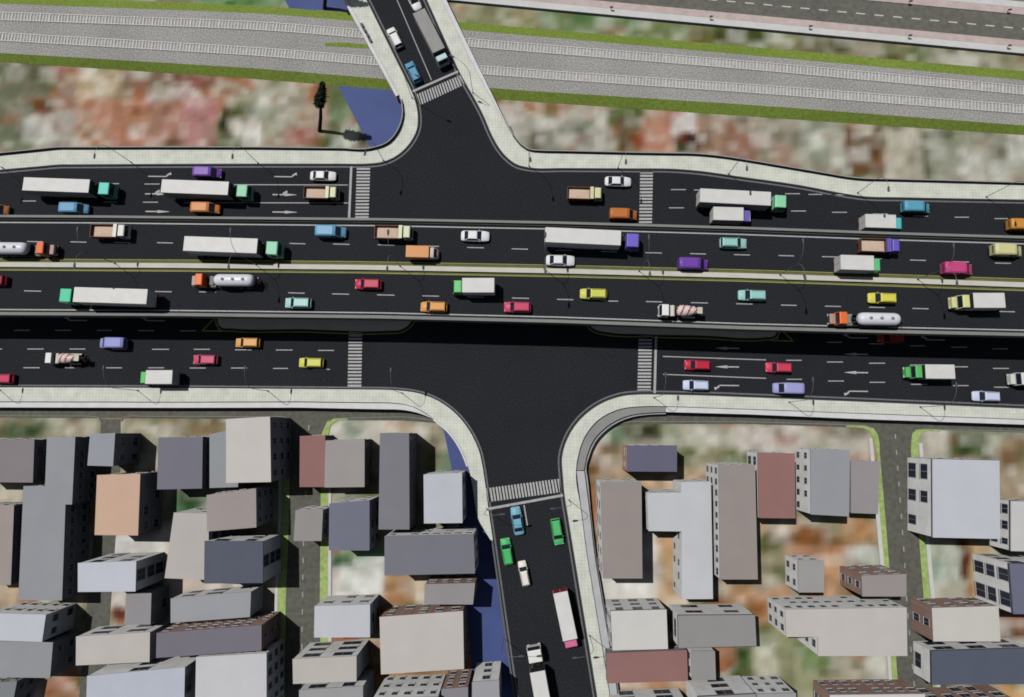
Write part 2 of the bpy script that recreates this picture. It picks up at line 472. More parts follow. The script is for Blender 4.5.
# canal (three stretches of the same water)
canal = MB()
for px in ([(268,-60),(285,0),(290,10),(360,10),(350,-60)], [(322,55),(338,86),(372,151),(440,151),(440,55)],
           [(420,360),(444,432),(452,470),(457,500),(462,560),(470,640),(478,760),(535,760),(520,640),(500,520),(505,430),(505,360)]):
    add_poly(canal, pxpoly(px, .03), .03)
o = up_normals(canal.build('canal_water', M_WATER)); tag(o, kind='structure')

# town streets
STZ = .05
def ribbon_px(px0, px1, z):
    A = [at(x, y, z) for x, y in px0]; Bq = [at(x, y, z) for x, y in px1]
    return A, Bq
mb = MB()
srv_n = line([(-60,404),(0,405),(180,405),(300,405.5),(400,408),(440,417)], 0)
srv_s = line([(-60,417.5),(0,417.5),(180,418.5),(300,420),(400,420.5),(446,424)], 0)
add_strip(mb, *[atz(resample(p, 60), STZ) for p in (srv_n, srv_s)])
svr_n = line([(600,415),(640,410.5),(750,411),(900,418),(1024,420),(1084,421)], 0)
svr_s = line([(596,431),(622,425.5),(666,424),(750,424),(900,429),(1024,432.5),(1084,434.5)], 0)
add_strip(mb, *[atz(resample(p, 60), STZ) for p in (svr_n, svr_s)])
o = up_normals(mb.build('service_road', M_STREET)); tag(o, kind='structure')
SERV = o
def street(l, r, z=STZ + .01, name='side_street', dash=None):
    mb = MB(); A = atz(resample(line(l, 0), 40), z); Bq = atz(resample(line(r, 0), 40), z)
    add_strip(mb, A, Bq)
    o = up_normals(mb.build(name, M_STREET)); tag(o, kind='structure')
    if dash:
        d = line(dash, 0, .4); mb = MB(); L = resample(d, 240)
        tot = sum((a - b_).length for a, b_ in zip(L, L[1:])); per = max(1, int(240 / tot * 2.9)); on = max(2, int(per * .42))
        for i in range(0, 240 - on, per):
            seg = L[i:i + on]
            if len(seg) > 1: add_strip(mb, atz(offset(seg, .1), z + .012), atz(offset(seg, -.1), z + .012))
        up_normals(mb.build('lane_line', mat('worn_street_paint', rgb(150, 152, 146), .8, noise_amt=.15), o))
    return o
def pv(px0, px1, name, m, z0, z1, n=60, smooth=True):
    mb = MB()
    A = resample(line(px0, 0), n); Bq = resample(line(px1, 0), n)
    add_solid(mb, A, Bq, z0, z1)
    o = mb.build(name, m); tag(o, kind='structure'); return o
street([(101,419),(99,470),(93,545),(84,640),(76,740)], [(120.5,419),(120,470),(115,545),(108,640),(102,740)])
street([(287,419),(291,440),(289.5,515),(286,600),(285,680),(284,740)], [(327,419),(322,440),(320.7,515),(320,600),(321,680),(322,740)], dash=[(309,425),(303.5,545),(302,640),(302,740)])
street([(872,424),(878,440),(888,555),(893,620),(898,690),(902,740)], [(916,428),(911,440),(920,555),(927,620),(936,690),(942,740)], dash=[(895,434),(904,555),(908,620),(914.5,690),(919,740)])
# verges and light footways beside the streets
pv([(282,440),(281.7,515),(278,600),(277,740)], [(290,440),(289.5,515),(286,600),(284,740)], 'grass_verge', M_LGRASS, 0, .12)
pv([(279,440),(278.6,515),(275,600),(274,740)], [(282,440),(281.6,515),(277.9,600),(276.9,740)], 'street_footway', M_LPAVE, 0, .16)
pv([(348,418),(334,418.5),(327,422.5),(322.5,432),(321.2,470),(320.7,515),(320,600),(321,680),(322,740)], [(348,420),(337,420.5),(331,425),(328.6,434),(328.6,470),(328.4,515),(328,600),(329,680),(330,740)], 'grass_verge', M_LGRASS, 0, .12, 120)
pv([(328.7,436),(328.6,470),(328.5,515),(328.1,600),(329.1,740)], [(331.5,436),(331.5,470),(331.5,515),(331.5,600),(333,740)], 'street_footway', M_LPAVE, 0, .16)
pv([(846,425.5),(866,426),(874,429),(878,436),(883.5,500),(888,555),(893,620),(898,690),(902,740)], [(846,427),(863,428),(869,431),(872,437),(878,500),(883,555),(887.5,620),(892.5,690),(896,740)], 'grass_verge', M_LGRASS, 0, .12, 120)
pv([(868.5,438),(874,500),(879,555),(884,620),(889,690),(893,740)], [(871.9,438),(877.9,500),(882.9,555),(887.4,620),(892.4,690),(895.9,740)], 'street_footway', M_LPAVE, 0, .16)
pv([(940,430),(926,429),(917,429.5),(912,433),(911,441),(916,500),(920,555),(925.5,620),(933,690),(938,740)], [(940,431.5),(929,430.8),(922,432),(919,436),(918.4,443),(922,500),(926.5,555),(932,620),(939,690),(945,740)], 'grass_verge', M_LGRASS, 0, .12, 120)
pv([(918.5,443),(922.1,500),(926.6,555),(932.1,620),(939.1,740)], [(922,443),(925.6,500),(930.4,555),(936,620),(943,740)], 'street_footway', M_LPAVE, 0, .16)
# thin kerb lines of the service road
mb = MB()
for px in ([(-60,415.4),(0,415.4),(90,415.8),(99,417),(101.5,421)], [(121,421),(122,418),(127,416),(200,416),(285,416.6),(290,419),(295,424)], [(333,418),(400,416.5),(436,420)],
           [(600,428),(622,422.6),(666,421.2),(750,421.4),(866,425)], [(922,428.6),(1024,431),(1084,433)]):
    L = line(px, STZ)
    add_solid(mb, L, offset(L, -.14), 0, STZ + .12)
o = mb.build('street_kerb', mat('street_kerb_stone', rgb(128, 128, 120), .85)); tag(o, kind='structure')

# back road across the top right
def px_line(x0, y0, x1, y1, n=8, ext=0): return [(x0 + (x1 - x0) * k / n, y0 + (y1 - y0) * k / n) for k in range(n + 1)]
def bar(f0, f1, z, name, m, xs=(420, 1120), z0=0):
    A = resample([at(x, f0(x), z) for x in range(xs[0], xs[1], 20)], 40); Bq = resample([at(x, f1(x), z) for x in range(xs[0], xs[1], 20)], 40)
    mb = MB(); add_solid(mb, A, Bq, z0, z); o = mb.build(name, m); tag(o, kind='structure'); return o
k = .0935
BR = bar(lambda x: 14.7 + (x - 750) * k - 25.5 + 0, lambda x: 14.7 + (x - 750) * k, .5, 'back_road', M_BACKROAD)
bar(lambda x: 14.7 + (x - 750) * k, lambda x: 21.4 + (x - 750) * k, .62, 'pink_footway', M_PINK)
bar(lambda x: 21.5 + (x - 750) * k, lambda x: 27.8 + (x - 750) * k, .6, 'concrete_footway', M_LPAVE)
bar(lambda x: -10.9 - 7 + (x - 750) * k, lambda x: -10.9 + (x - 750) * k, .62, 'pink_footway', M_PINK)
bar(lambda x: -18 - 6 + (x - 750) * k, lambda x: -18 + (x - 750) * k, .6, 'concrete_footway', M_LPAVE)
mb = MB()
x = 560
while x < 1090:
    L = [at(x + d, 3.2 + (x + d - 750) * k, .512) for d in (0, 4.5, 9)]
    add_strip(mb, offset(L, .12), offset(L, -.12)); x += 18.5
up_normals(mb.build('lane_line', mat('faded_paint', rgb(190, 190, 182), .8), BR))

# ------------------------------------------------------------------ railway
RX = list(range(-80, 1110, 17))
def rl(pts):  # picture line through measured points, straight between
    def f(x):
        for (a, ya), (b_, yb) in zip(pts, pts[1:]):
            if x <= b_ or (b_, yb) == pts[-1]:
                return ya + (yb - ya) * (x - a) / (b_ - a)
    return f
r_g0 = rl([(0,-4),(260,5.5),(500,25.5),(760,47.5),(1024,71)])
r_b0 = rl([(0,3.5),(260,13),(500,33),(760,56),(1024,80)])
r_b1 = rl([(0,53),(260,68.5),(500,89),(760,105.5),(1024,125.5)])
r_g1 = rl([(0,62),(260,79),(500,99.5),(760,117),(1024,135)])
t_a = (rl([(0,11.4),(260,21),(500,40.8),(760,62),(1024,86)]), rl([(0,21.2),(260,30.6),(500,50.3),(760,71),(1024,95.5)]))
t_b = (rl([(0,32),(260,47),(500,67),(760,85),(1024,105)]), rl([(0,41.8),(260,56.8),(500,76.7),(760,94),(1024,114.2)]))
def smooth_line(f, z, n=90):
    L = [at(x, f(x), z) for x in RX]
    for _ in range(6): L = [L[0]] + [(a + b_ * 2 + c) / 4 for a, b_, c in zip(L, L[1:], L[2:])] + [L[-1]]
    return resample(L, n)
mb = MB(); add_solid(mb, smooth_line(r_b0, RAILZ), smooth_line(r_b1, RAILZ), 0, RAILZ)
o = mb.build('railway_ballast', M_BALLAST); tag(o, kind='structure')
for (f0, f1) in ((r_g0, r_b0), (r_g1, r_b1)):
    mb = MB(); A = smooth_line(f0, .03); Bq = smooth_line(f1, RAILZ)
    d = .004
    add_strip(mb, atz(A, .03), atz(Bq, RAILZ + .02))
    o = up_normals(mb.build('grass_bank', M_GRASS)); tag(o, kind='structure')
# worn grass between the tracks near the street
mb = MB(); add_poly(mb, pxpoly([(325,43),(345,42.5),(372,45),(376,49),(350,47.5),(325,46)], RAILZ), RAILZ + .02)
o = up_normals(mb.build('grass_patch', M_GRASS)); tag(o, kind='structure')
for (f0, f1), lab in ((t_a, 'upper railway track with pale sleepers nearest the back road'), (t_b, 'lower railway track with pale sleepers nearest the main road')):
    A = smooth_line(f0, RAILZ, 360); Bq = smooth_line(f1, RAILZ, 360)
    C = [(a + b_) / 2 for a, b_ in zip(A, Bq)]
    tr = tag(empty('railway_track', C[180]), lab, 'railway track', 'railway tracks side by side')
    def loc(L): return [p - C[180] for p in L]
    mb = MB(); add_solid(mb, loc(offset(C, .95)), loc(offset(C, -.95)), -.05, .035); mb.build('track_bed', M_TBED, tr)
    mb = MB()
    for i in range(0, 359):
        for q in (0, ):
            p = C[i]; t = (C[i + 1] - C[i]).normalized(); n = Vector((-t.y, t.x, 0))
            wv = t * (.11 if i % 3 else .15)
            L = [p - wv, p + wv]
            c = [p + n * .92 - wv, p + n * .92 + wv, p - n * .92 + wv, p - n * .92 - wv]
            add_prism(mb, [x - C[180] for x in c], .02, .1 + .02 * (i % 3 == 0))
    o = mb.build('sleeper_row', M_SLEEPER, tr); o['kind'] = 'stuff'
    for s in (1, -1):
        mb = MB(); add_solid(mb, loc(offset(C, s * .84)), loc(offset(C, s * .72)), .08, .17)
        mb.build('rail', M_RAIL, tr)

# ================================================================== MAIN ROAD
kN1 = [(-60,176),(0,171),(60,165.8),(160,165.3),(260,165),(340,165),(370,164.8),(381.7,163.5),(394.6,158.5),(410,145),(418.5,128),(419,116),(416,100),(411.4,88.5),(367.5,0),(338,-60)]
kN2 = [(398,-60),(428,5),(456.5,68.4),(482.4,116),(492,138),(499,150),(508,160),(517,166),(528,168.6),(564.5,169.4),(629,169.8),(680,170.6),(696.6,172),(740,178),(800,186.6),(844.7,195),(860,197.3),(900,198.7),(1024,201),(1084,202.5)]
kS1 = [(-60,387.2),(0,387.4),(180,388),(370,389.6),(400,390.6),(420,393.6),(437.6,400.5),(460,418),(472,435),(479,450.5),(483,469),(485.5,486),(488.6,510),(510.5,663.6),(516,700),(524,760)]
kS2 = [(602,760),(596,697),(563.6,497),(561.6,475),(560.8,457.5),(567,436.8),(580,418),(600.7,402.5),(622,395),(640,393.4),(660,393.5),(720,395),(870,401),(1024,407.5),(1084,410)]
N1, N2, S1, S2 = [line(k_, RZ, 1.0) for k_ in (kN1, kN2, kS1, kS2)]
outline = N1 + N2 + list(reversed(S2)) + list(reversed(S1))
mb = MB(); add_poly(mb, outline, RZ)
main_road = up_normals(mb.build('main_road', M_ASPH)); tag(main_road, kind='structure')
MARK = RZ + .012

oN1 = [(-60,161),(0,155.4),(59.4,149.4),(160,149.2),(260,149.4),(340,150.3),(370,150.6),(389.4,143.8),(400,130),(404,113),(403,104),(399.4,96),(346.8,0),(318,-60)]
oN2 = [(417,-60),(446,0),(470,50),(503,117.5),(513,136.5),(521,146.5),(527,150.8),(540,152.6),(629,154.6),(690,155.6),(705,156.6),(760,164.4),(844.7,178.8),(862,180.6),(930,182.2),(1024,184.8),(1084,186.5)]
oS1 = [(-60,401),(0,401.4),(180,401.8),(300,401.4),(390,402.6),(410,405.5),(434,418.8),(448,430.5),(456,440.5),(463,453),(468,466),(471.5,480),(474.5,500),(478.5,520),(485,531),(491,541)]
oS2 = [(617,760),(608,684),(588,562.5),(581,510),(576,470),(578,456),(585,436),(598,420),(621.4,408.6),(640,406.4),(666,406.2),(750,409),(870,413.5),(1024,419.2),(1084,421.5)]
SW = {}
for nm, kk, oo in (('N1', N1, oN1), ('N2', N2, oN2), ('S1', S1, oS1), ('S2', S2, oS2)):
    SW[nm] = (kk, line(oo, RZ + .15, 1.0))
def pavement(nm, n=260):
    K, O = SW[nm]
    if nm == 'S1':
        K = [p for p in K if p.y > at(491, 541, RZ).y]
    # resample by nearest progress so that curves pair up
    K = resample(K, n); O = resample(O, n)
    # re-pair: for every kerb point take the closest outer point, monotone
    OO = []; j = 0; D = SW[nm][1]; D = resample(D, 900)
    for p in K:
        best = j
        for q in range(j, min(len(D), j + 120)):
            if (D[q].xy - p.xy).length < (D[best].xy - p.xy).length: best = q
        j = best; OO.append(D[best].copy())
    OO[0] = D[0]; OO[-1] = D[-1]
    mb = MB()
    side = -1 if (OO[n // 2] - K[n // 2]).dot(offset(K, 1)[n // 2] - K[n // 2]) < 0 else 1
    KI = offset(K, side * .22)
    if nm == 'S1': KI = K
    add_solid(mb, KI, OO, 0, RZ + .15)
    o = mb.build('pavement', M_PAVE); tag(o, kind='structure')
    mb = MB(); add_solid(mb, K, offset(K, side * .215), RZ - .3, RZ + .14)
    o = mb.build('kerb', M_DKERB); tag(o, kind='structure')
    # edge line on the asphalt
    mb = MB(); E0 = offset(resample(SW[nm][0], 320), -side * .22); E1 = offset(resample(SW[nm][0], 320), -side * .50)
    add_strip(mb, atz(E0, MARK), atz(E1, MARK))
    up_normals(mb.build('edge_line', mat('edge_paint', rgb(104, 105, 108), .75, noise_amt=.15), main_road))
    return side
SIDE = {nm: pavement(nm) for nm in SW}
# skirt of the road south of where the left pavement ends
K = [p for p in S1 if p.y < at(491, 539, RZ).y]
mb = MB(); add_solid(mb, K, offset(K, -.3 if SIDE['S1'] < 0 else .3), 0, RZ + .1)
o = mb.build('kerb', M_KERB); tag(o, kind='structure')

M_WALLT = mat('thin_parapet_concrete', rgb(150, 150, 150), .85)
# parapet walls along the outer edges
def wall(pts, d0, d1, z0, z1, m, label, face=None, mface=None):
    L = line(pts, RZ, 1.0); I0 = offset(L, d0); I1 = offset(L, d1); n = len(L)
    if face:        # broad wall narrowing towards its far end
        k_ = [max(.12, min(1, (n - 1 - i) / 14)) for i in range(n)]
        I0 = [p.lerp(q, 1 - t) for p, q, t in zip(I0, I1, k_)]
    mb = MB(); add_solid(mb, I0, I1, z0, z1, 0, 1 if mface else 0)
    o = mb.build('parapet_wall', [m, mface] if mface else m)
    tag(o, label, 'wall', 'low concrete walls along the pavements'); return o
wall([p for p in oN1 if not (p[0] < 399.5 and p[1] < 97)] + [(401, 99)], .02, .2, 0, RZ + .85, M_WALLT, 'thin concrete parapet along the upper pavement left of the junction', mface=M_WALLSHADE)
wN = wall([(399.4,96),(346.8,0),(318,-60)], .0, .62, 0, RZ + .45, M_WALL, 'pale concrete wall on left side of the upper branch street')
wall([(417,-60),(446,0),(470,50),(503,117.5),(513,136.5)], -.75, .0, 0, RZ + .4, M_WALL, 'broad pale concrete wall on right side of the upper branch street', face=True)
wall(oN2[3:], .02, .2, 0, RZ + .85, M_WALLT, 'thin concrete parapet along the upper pavement right of the junction', mface=M_WALLSHADE)
# openings in the left wall over the railway
for (px, py) in ((363.5,25),(366,30),(369,35),(371.5,40)):
    p = at(px - 1.5, py, RZ + .45); mb = MB(); mb.box(-.42, .42, -.26, .26, -.02, .05)
    d = at(px + 3, py + 6.6, RZ) - at(px, py, RZ)
    o = mb.build('wall_grille', M_KERB, wN); o.location = p; o.rotation_euler = (0, 0, math.atan2(d.y, d.x))
# broad ledges on the lower side
bS1 = [(-60,407),(0,407.4),(180,407.8),(300,407.6),(400,409.6),(420,413.5),(434,419.4)]
def ledge(inner, outer, m, label, z):
    A = line(inner, z, 1.0); Bq = line(outer, z, 1.0)
    n = 120; A = resample(A, n); Bq = resample(Bq, n)
    mb = MB(); add_solid(mb, A, Bq, 0, z)
    o = mb.build('parapet_wall', m); tag(o, label, 'wall', 'low concrete walls along the pavements'); return o
ledge([(-60,401.9),(0,402.2),(180,402.6),(300,402.3),(390,403.4),(410,406),(434,419)], bS1, M_WALL, 'white concrete wall along the lower pavement left of the junction', RZ - .1)
wall([(434,418.8),(448,430.5),(456,440.5),(463,453),(468,466)], .02, -.28 if SIDE['S1'] < 0 else .28, 0, RZ + .3, M_WALL, 'thin curved wall between the lower left pavement and the canal', mface=M_WALLSHADE)
ledge([(666,406.8),(750,409.6),(870,414.1),(1024,419.8),(1084,422.1)], [(666,412),(750,414.4),(870,419.4),(1024,424.6),(1084,426.8)], M_WALL, 'white concrete wall along the lower pavement right of the junction', RZ - .1)
ledge([(576.5,470.5),(578.6,456),(585.6,436.4),(598.6,420.6),(621.6,409.3),(640,407),(665.7,406.8)], [(584,470),(586.5,457),(593,441),(611,423.5),(632,414.7),(645,413),(665.7,412)], M_WALLG, 'dark grey curved wall at the lower right corner of the junction', RZ - .25)
ledge([(617.5,760),(608.5,684),(588.5,562.5),(581.5,510),(576.5,471)], [(624,760),(616,684),(595.5,562.5),(589.5,512),(584.2,471)], mat('grey_ledge_concrete', rgb(176, 178, 182), .8, noise_amt=.07, scale=.5), 'light grey concrete wall on right side of the lower branch street', RZ - .2)
LOW = mat('grey_step_concrete', rgb(158, 158, 158), .85, noise_amt=.08, scale=.5)
mb = MB()
A = resample(line([(624.4,760),(616.4,684),(595.9,562.5),(589.9,512),(584.6,471),(584.4,470),(586.9,457),(593.4,441.4),(611.3,424),(632.2,415.2),(645,413.4),(665.7,412.4)], 1.2, 1.0), 160)
Bq = resample(line([(625.6,760),(617.6,684),(596.9,562.5),(590.9,512),(586.4,471),(586.2,470),(588.7,457.6),(595,442.6),(612.4,425.6),(632.8,416.9),(645.3,415),(665.7,414)], 1.2, 1.0), 160)
add_solid(mb, A, Bq, 0, 1.25); o = mb.build('lower_ledge', LOW); tag(o, kind='structure')

# ------------------------------------------------------------------ markings on the ground carriageways
def seg(mb, x0, x1, y0, y1, z, w=.17):
    L = [at(x0 + (x1 - x0) * k_ / 6, y0 + (y1 - y0) * k_ / 6, z) for k_ in range(7)]
    add_strip(mb, offset(L, w / 2), offset(L, -w / 2))
def lanes(dashes, parent, z, w=.17, m=None, name='lane_line'):
    mb = MB()
    for d in dashes:
        if len(d) == 3: seg(mb, d[0], d[1], d[2], d[2], z, w)
        else: seg(mb, d[0], d[1], d[2], d[3], z, w)
    return up_normals(mb.build(name, m or M_WHITE, parent))
lanes([(110,119,183.6),(144.5,159.6,184),(234,348,184.6,185),(60,76,183.5)], main_road, MARK)
lanes([(21.5,36,201),(62,77,201.3),(103,117,202),(143,158,202.2),(184,348,202.6,203)], main_road, MARK)
lanes([(671,686,189.6),(694,711,190),(785,800,193.7),(808.5,822.5,194.4),(831,846,194.8),(740,756,191.8)], main_road, MARK)
lanes([(669,684,207.8),(710,725,208.6),(750,766,209.6),(791,806,211),(832,847,212.3),(873,888,214),(913.6,928,216),(954.6,969,217.2),(994.6,1008,218.6)], main_road, MARK)
lanes([(-14,2,349),(27.5,43.6,349),(69.6,85.4,349),(112,127,349.3),(152,169,349.3),(193.8,210,349.3),(235,251.6,349.8),(276,292.5,350),(318,334,350.4)], main_road, MARK)
lanes([(-18,-2,367.6),(23.4,39.5,367.7),(65,81,367.7),(106,122,367.8),(148,164,367.8),(189.6,205.7,368),(231,247,368),(273,288,368.4),(313,330,369.3)], main_road, MARK)
lanes([(14,30,330.3),(55,71,330.3),(97,112,330.4),(138,154,330.6),(180,196,330.8)], main_road, MARK)
lanes([(662.8,766,356.4,359.9),(786,801.5,360.3),(827,843,362),(869,885,363.2),(910,926,365),(952,968,366.8),(993,1009,368.4)], main_road, MARK)
lanes([(663,766,374.3,378.3),(786.5,802,379.3),(828,844,381),(869.6,885,382.3),(911,927,384.3),(953,968.5,385.6),(994,1010,387.2)], main_road, MARK)
lanes([(827,842,342.2),(869,884,343.8),(910,925,345.8),(951,967,347.2),(992.5,1008,348.8)], main_road, MARK)
# stop lines
def stop(p0, p1, w=.42):
    mb = MB(); L = [at(*p0, RZ), at(*p1, RZ)]
    add_strip(mb, atz(offset(L, w / 2), MARK + .004), atz(offset(L, -w / 2), MARK + .004)); up_normals(mb.build('stop_line', M_WHITE, main_road))
stop((351.3,166.5),(348.5,232)); stop((656.3,326),(654.6,393)); stop((412.5,91.5),(459,71)); stop((487.6,509),(563,495.2))
# zebra crossings: bars run with the traffic
def zebra(a0, a1, b0, b1, n, duty=.58):
    """a0->a1 one long side, b0->b1 the other; n bars"""
    mb = MB(); rnd = random.Random(n)
    A0, A1, B0, B1 = [at(*p, RZ) for p in (a0, a1, b0, b1)]
    for i in range(n):
        t0 = i / n; t1 = (i + duty + rnd.uniform(-.05, .05)) / n
        q = [A0.lerp(A1, t0), A0.lerp(A1, t1), B0.lerp(B1, t1), B0.lerp(B1, t0)]
        add_poly(mb, q, MARK)
    up_normals(mb.build('crosswalk', mat('zebra_paint', rgb(172, 172, 173), .75, noise_amt=.14, scale=2.5), main_road))
zebra((356.8,168),(354.6,236),(370.2,168),(368,236),21)
zebra((640.2,171.5),(638.8,238),(653,171.5),(651.6,238),20)
zebra((349,318),(347.6,388),(362.6,318),(361.2,388),21)
zebra((639,326),(637.3,392.6),(652.4,326),(650.7,392.6),20)
zebra((416.5,94.5),(461.5,74.5),(419.5,105.5),(465.5,84),18)
zebra((486.2,488.2),(560.2,478.6),(488.4,502),(562.6,492),24)
# centre lines of the branch streets
lanes([(397.5,431.5,1,80.2)], main_road, MARK, .16)
mb = MB(); L = [at(390, -16, RZ), at(397.5, 1, RZ)]; add_strip(mb, atz(offset(L, .08), MARK), atz(offset(L, -.08), MARK)); up_normals(mb.build('lane_line', M_WHITE, main_road))
lanes([(524,527.5,505,526)], main_road, MARK, .2)
# arrows
def arrow(x0, x1, y, turn=None, both=False):
    """arrow along the lane from tail (x0) to tip (x1), optional turn head: +1 up the picture, -1 down"""
    T = at(x0, y, RZ); P = at(x1, y + (x1 - x0) * .012, RZ); d = (P - T); L = d.length; d.normalize(); n = Vector((-d.y, d.x, 0))
    mb = MB()
    nq = [0]
    def q(*pp):
        nq[0] += 1; add_poly(mb, [T + d * a + n * b_ for a, b_ in pp], MARK + .002 + .004 * nq[0])
    if turn is None or both:
        q((0, -.11), (L * .5, -.11), (L * .5, .11), (0, .11)); q((L * .5, -.27), (L, -.03), (L, .03), (L * .5, .27))
    if turn:
        s = turn * (1 if d.x > 0 else -1)
        e = L * .42 if both else L * .8
        if not both: q((0, -.1), (e, -.1), (e, .1), (0, .1))
        q((e - .15, 0), (e + .2, 0), (e + .55, s * .45), (e + .25, s * .5))
        q((e - .05, s * .3), (e + .95, s * .32), (e + .8, s * .85))
    up_normals(mb.build('turn_arrow', M_WHITE2, main_road))
arrow(148, 171, 176.3, 1); arrow(145, 168.5, 193.8, 1, True); arrow(145.5, 169.5, 211.4)
arrow(274, 296.5, 176.6, 1); arrow(272.5, 296.5, 194.6, 1, True); arrow(272.5, 297, 212)
arrow(739, 715.6, 348.4); arrow(739, 715.6, 367); arrow(739, 714.5, 385.6, -1)
arrow(868, 844.5, 338, 1); arrow(868, 844.5, 354.4); arrow(868, 844.5, 372.7); arrow(868, 844.5, 391.4, -1)
arrow(945, 922, 340, 1); arrow(87, 65, 320.6, 1); arrow(165, 142, 320.8, 1)

# traffic islands under the flyover
def island(px, tail):
    P = cr([at(x, y, RZ) for x, y in px], .6)
    mb = MB(); add_prism(mb, P, RZ - .1, RZ + .17)
    o = mb.build('traffic_island', M_ISLE); tag(o, kind='structure')
    mb = MB(); add_solid(mb, offset(P, -.05), offset(P, .14), RZ - .1, RZ + .2); k_ = mb.build('island_kerb', M_DKERB, o)
    mb = MB(); L = offset(P, -.35); add_strip(mb, atz(offset(L, .1), MARK), atz(offset(L, -.1), MARK))
    for a, b_ in tail:
        L = [at(*a, RZ), at(*b_, RZ)]; add_strip(mb, atz(offset(L, .11), MARK + .002), atz(offset(L, -.11), MARK + .002))
    up_normals(mb.build('yellow_line', M_YELLOW, main_road))
island([(412,262),(240,258),(224,264),(219,300),(217.5,322),(221,328),(232,329.3),(300,330),(388,331.6),(401,330.6),(410,325),(415,315),(417,300)],
       [((202.5,330.3),(216.5,316.5)), ((202,330.8),(222,331.2)), ((216.5,318),(218.5,330))])
island([(600,270),(585,300),(586,322),(594,330),(608,333.3),(640,335),(700,336.4),(766,338),(775,336.6),(778.5,331),(779,312),(775,276),(765,270)],
       [((793,341),(780.5,329)), ((793.5,341.2),(770,340.4)), ((780,329),(777,340))])
# ================================================================== FLYOVER
bN = [(-60,216.2),(0,216.4),(100,216.9),(200,218),(380,219.6),(550,222.8),(740,228.2),(880,233.2),(1024,237.6),(1084,239.6)]
bM = [(-60,264.6),(0,265.2),(180,266.3),(360,268),(560,271.7),(740,276.2),(890,281),(1024,285.6),(1084,287.8)]
bS = [(-60,315.6),(0,315.8),(180,316.8),(380,319.2),(560,323.6),(740,330),(880,333.6),(1024,336.8),(1084,338)]
BN, BM, BS = [resample(line(p, BZ, 1.5), 160) for p in (bN, bM, bS)]
fly = tag(empty('flyover', (0, BM[80].y, 0)), 'long dark asphalt flyover with grey parapets crossing over the junction', 'flyover')
fo = Vector((0, BM[80].y, 0))
def fl(L): return [p - fo for p in L]
mb = MB(); add_strip(mb, atz(fl(BN), BZ), atz(fl(BS), BZ), 0)
add_strip(mb, atz(fl(BN), BZ - 1.2), atz(fl(BN), BZ), 1); add_strip(mb, atz(fl(BS), BZ - 1.2), atz(fl(BS), BZ), 1); add_strip(mb, atz(fl(BN), BZ - 1.2), atz(fl(BS), BZ - 1.2), 1)
mb.build('deck', [M_DECK, M_RAILG], fly)
for L, s in ((BN, -1), (BS, 1)):
    mb = MB(); add_solid(mb, fl(offset(L, 0)), fl(offset(L, s * .42)), BZ - .9, BZ + .85)
    add_solid(mb, fl(offset(L, s * .43)), fl(offset(L, s * .62)), BZ, BZ + .3)
    mb.build('parapet', M_RAILG, fly)
    mb = MB(); add_strip(mb, atz(fl(offset(L, s * .98)), BZ + .012), atz(fl(offset(L, s * 1.18)), BZ + .012)); up_normals(mb.build('edge_line', M_WHITE2, fly))
mb = MB(); add_solid(mb, fl(offset(BM, .44)), fl(offset(BM, -.39)), BZ, BZ + .45); mb.build('median_barrier', M_MEDIAN, fly)
mb = MB()
for a, b_ in ((.47, .98), (-.41, -.95)): add_strip(mb, atz(fl(offset(BM, a)), BZ + .010), atz(fl(offset(BM, b_)), BZ + .010))
up_normals(mb.build('gutter_strip', M_OLIVE, fly))
mb = MB()
for a in (1.04, -.78): add_strip(mb, atz(fl(offset(BM, a)), BZ + .02), atz(fl(offset(BM, a + (.13 if a > 0 else -.13))), BZ + .02))
up_normals(mb.build('yellow_line', M_YELLOW, fly))
def bl(dashes):
    for x0, x1, y in dashes:
        mb = MB()
        L = [at(x0 + (x1 - x0) * k_ / 4, y + (k_ - 2) * .1, BZ + .014) - fo for k_ in range(5)]
        add_strip(mb, atz(offset(L, .08), BZ + .014), atz(offset(L, -.08), BZ + .014))
        up_normals(mb.build('lane_line', M_WHITE, fly))
bl([(-16,0,241.4),(27,43,241.6),(70.3,86.3,242),(114,130,242.6),(157,173,242.8),(246,262,243.2),(289.4,305.5,243.6),(333,349.6,244.2),(377.7,394.5,245),(423,439,246.2),(467,484,247.6),(511.6,528,249),(556,572,250.4),(601,617,251.6),(645.4,662,252.8),(690,706,253.8),(734,750,254.8),(778.5,794,255.7),(822,838,256.8),(866,882,258.4),(910,926,260.2),(953,969,261.8),(995,1011,263.2)])
bl([(-20,-4,291),(24,41,291),(67,83,291.2),(111,127,291.3),(155,171.7,291.6),(199,216,292),(244,260,292.4),(288.2,304.7,293),(332,349,294),(377,394.4,295),(422.5,439,296),(467,484,297),(512,529,298.2),(557,573.4,299.5),(602,618.2,301),(646,662,301.7),(691,708,302.8),(736,752.6,303.9),(781,796.6,305.2),(825,841,306.3),(869,885,307.4),(912.4,928.6,308.6),(956,972,310),(999,1015,311.6)])
for px in (60, 150, 240, 330, 650, 740, 830, 930, 1030):
    i = min(range(160), key=lambda q: abs(BM[q].x - at(px, 270, BZ).x)); p = BM[i] - fo
    mb = MB(); mb.cyl((p.x, p.y, 0), (p.x, p.y, BZ - 2.3), .9, n=20); mb.frus((p.x - 1, p.x + 1, p.y - 1.2, p.y + 1.2, BZ - 2.4), (p.x - 1, p.x + 1, p.y - 6, p.y + 6, BZ - 1.25))
    mb.build('pier', M_ISLE, fly)

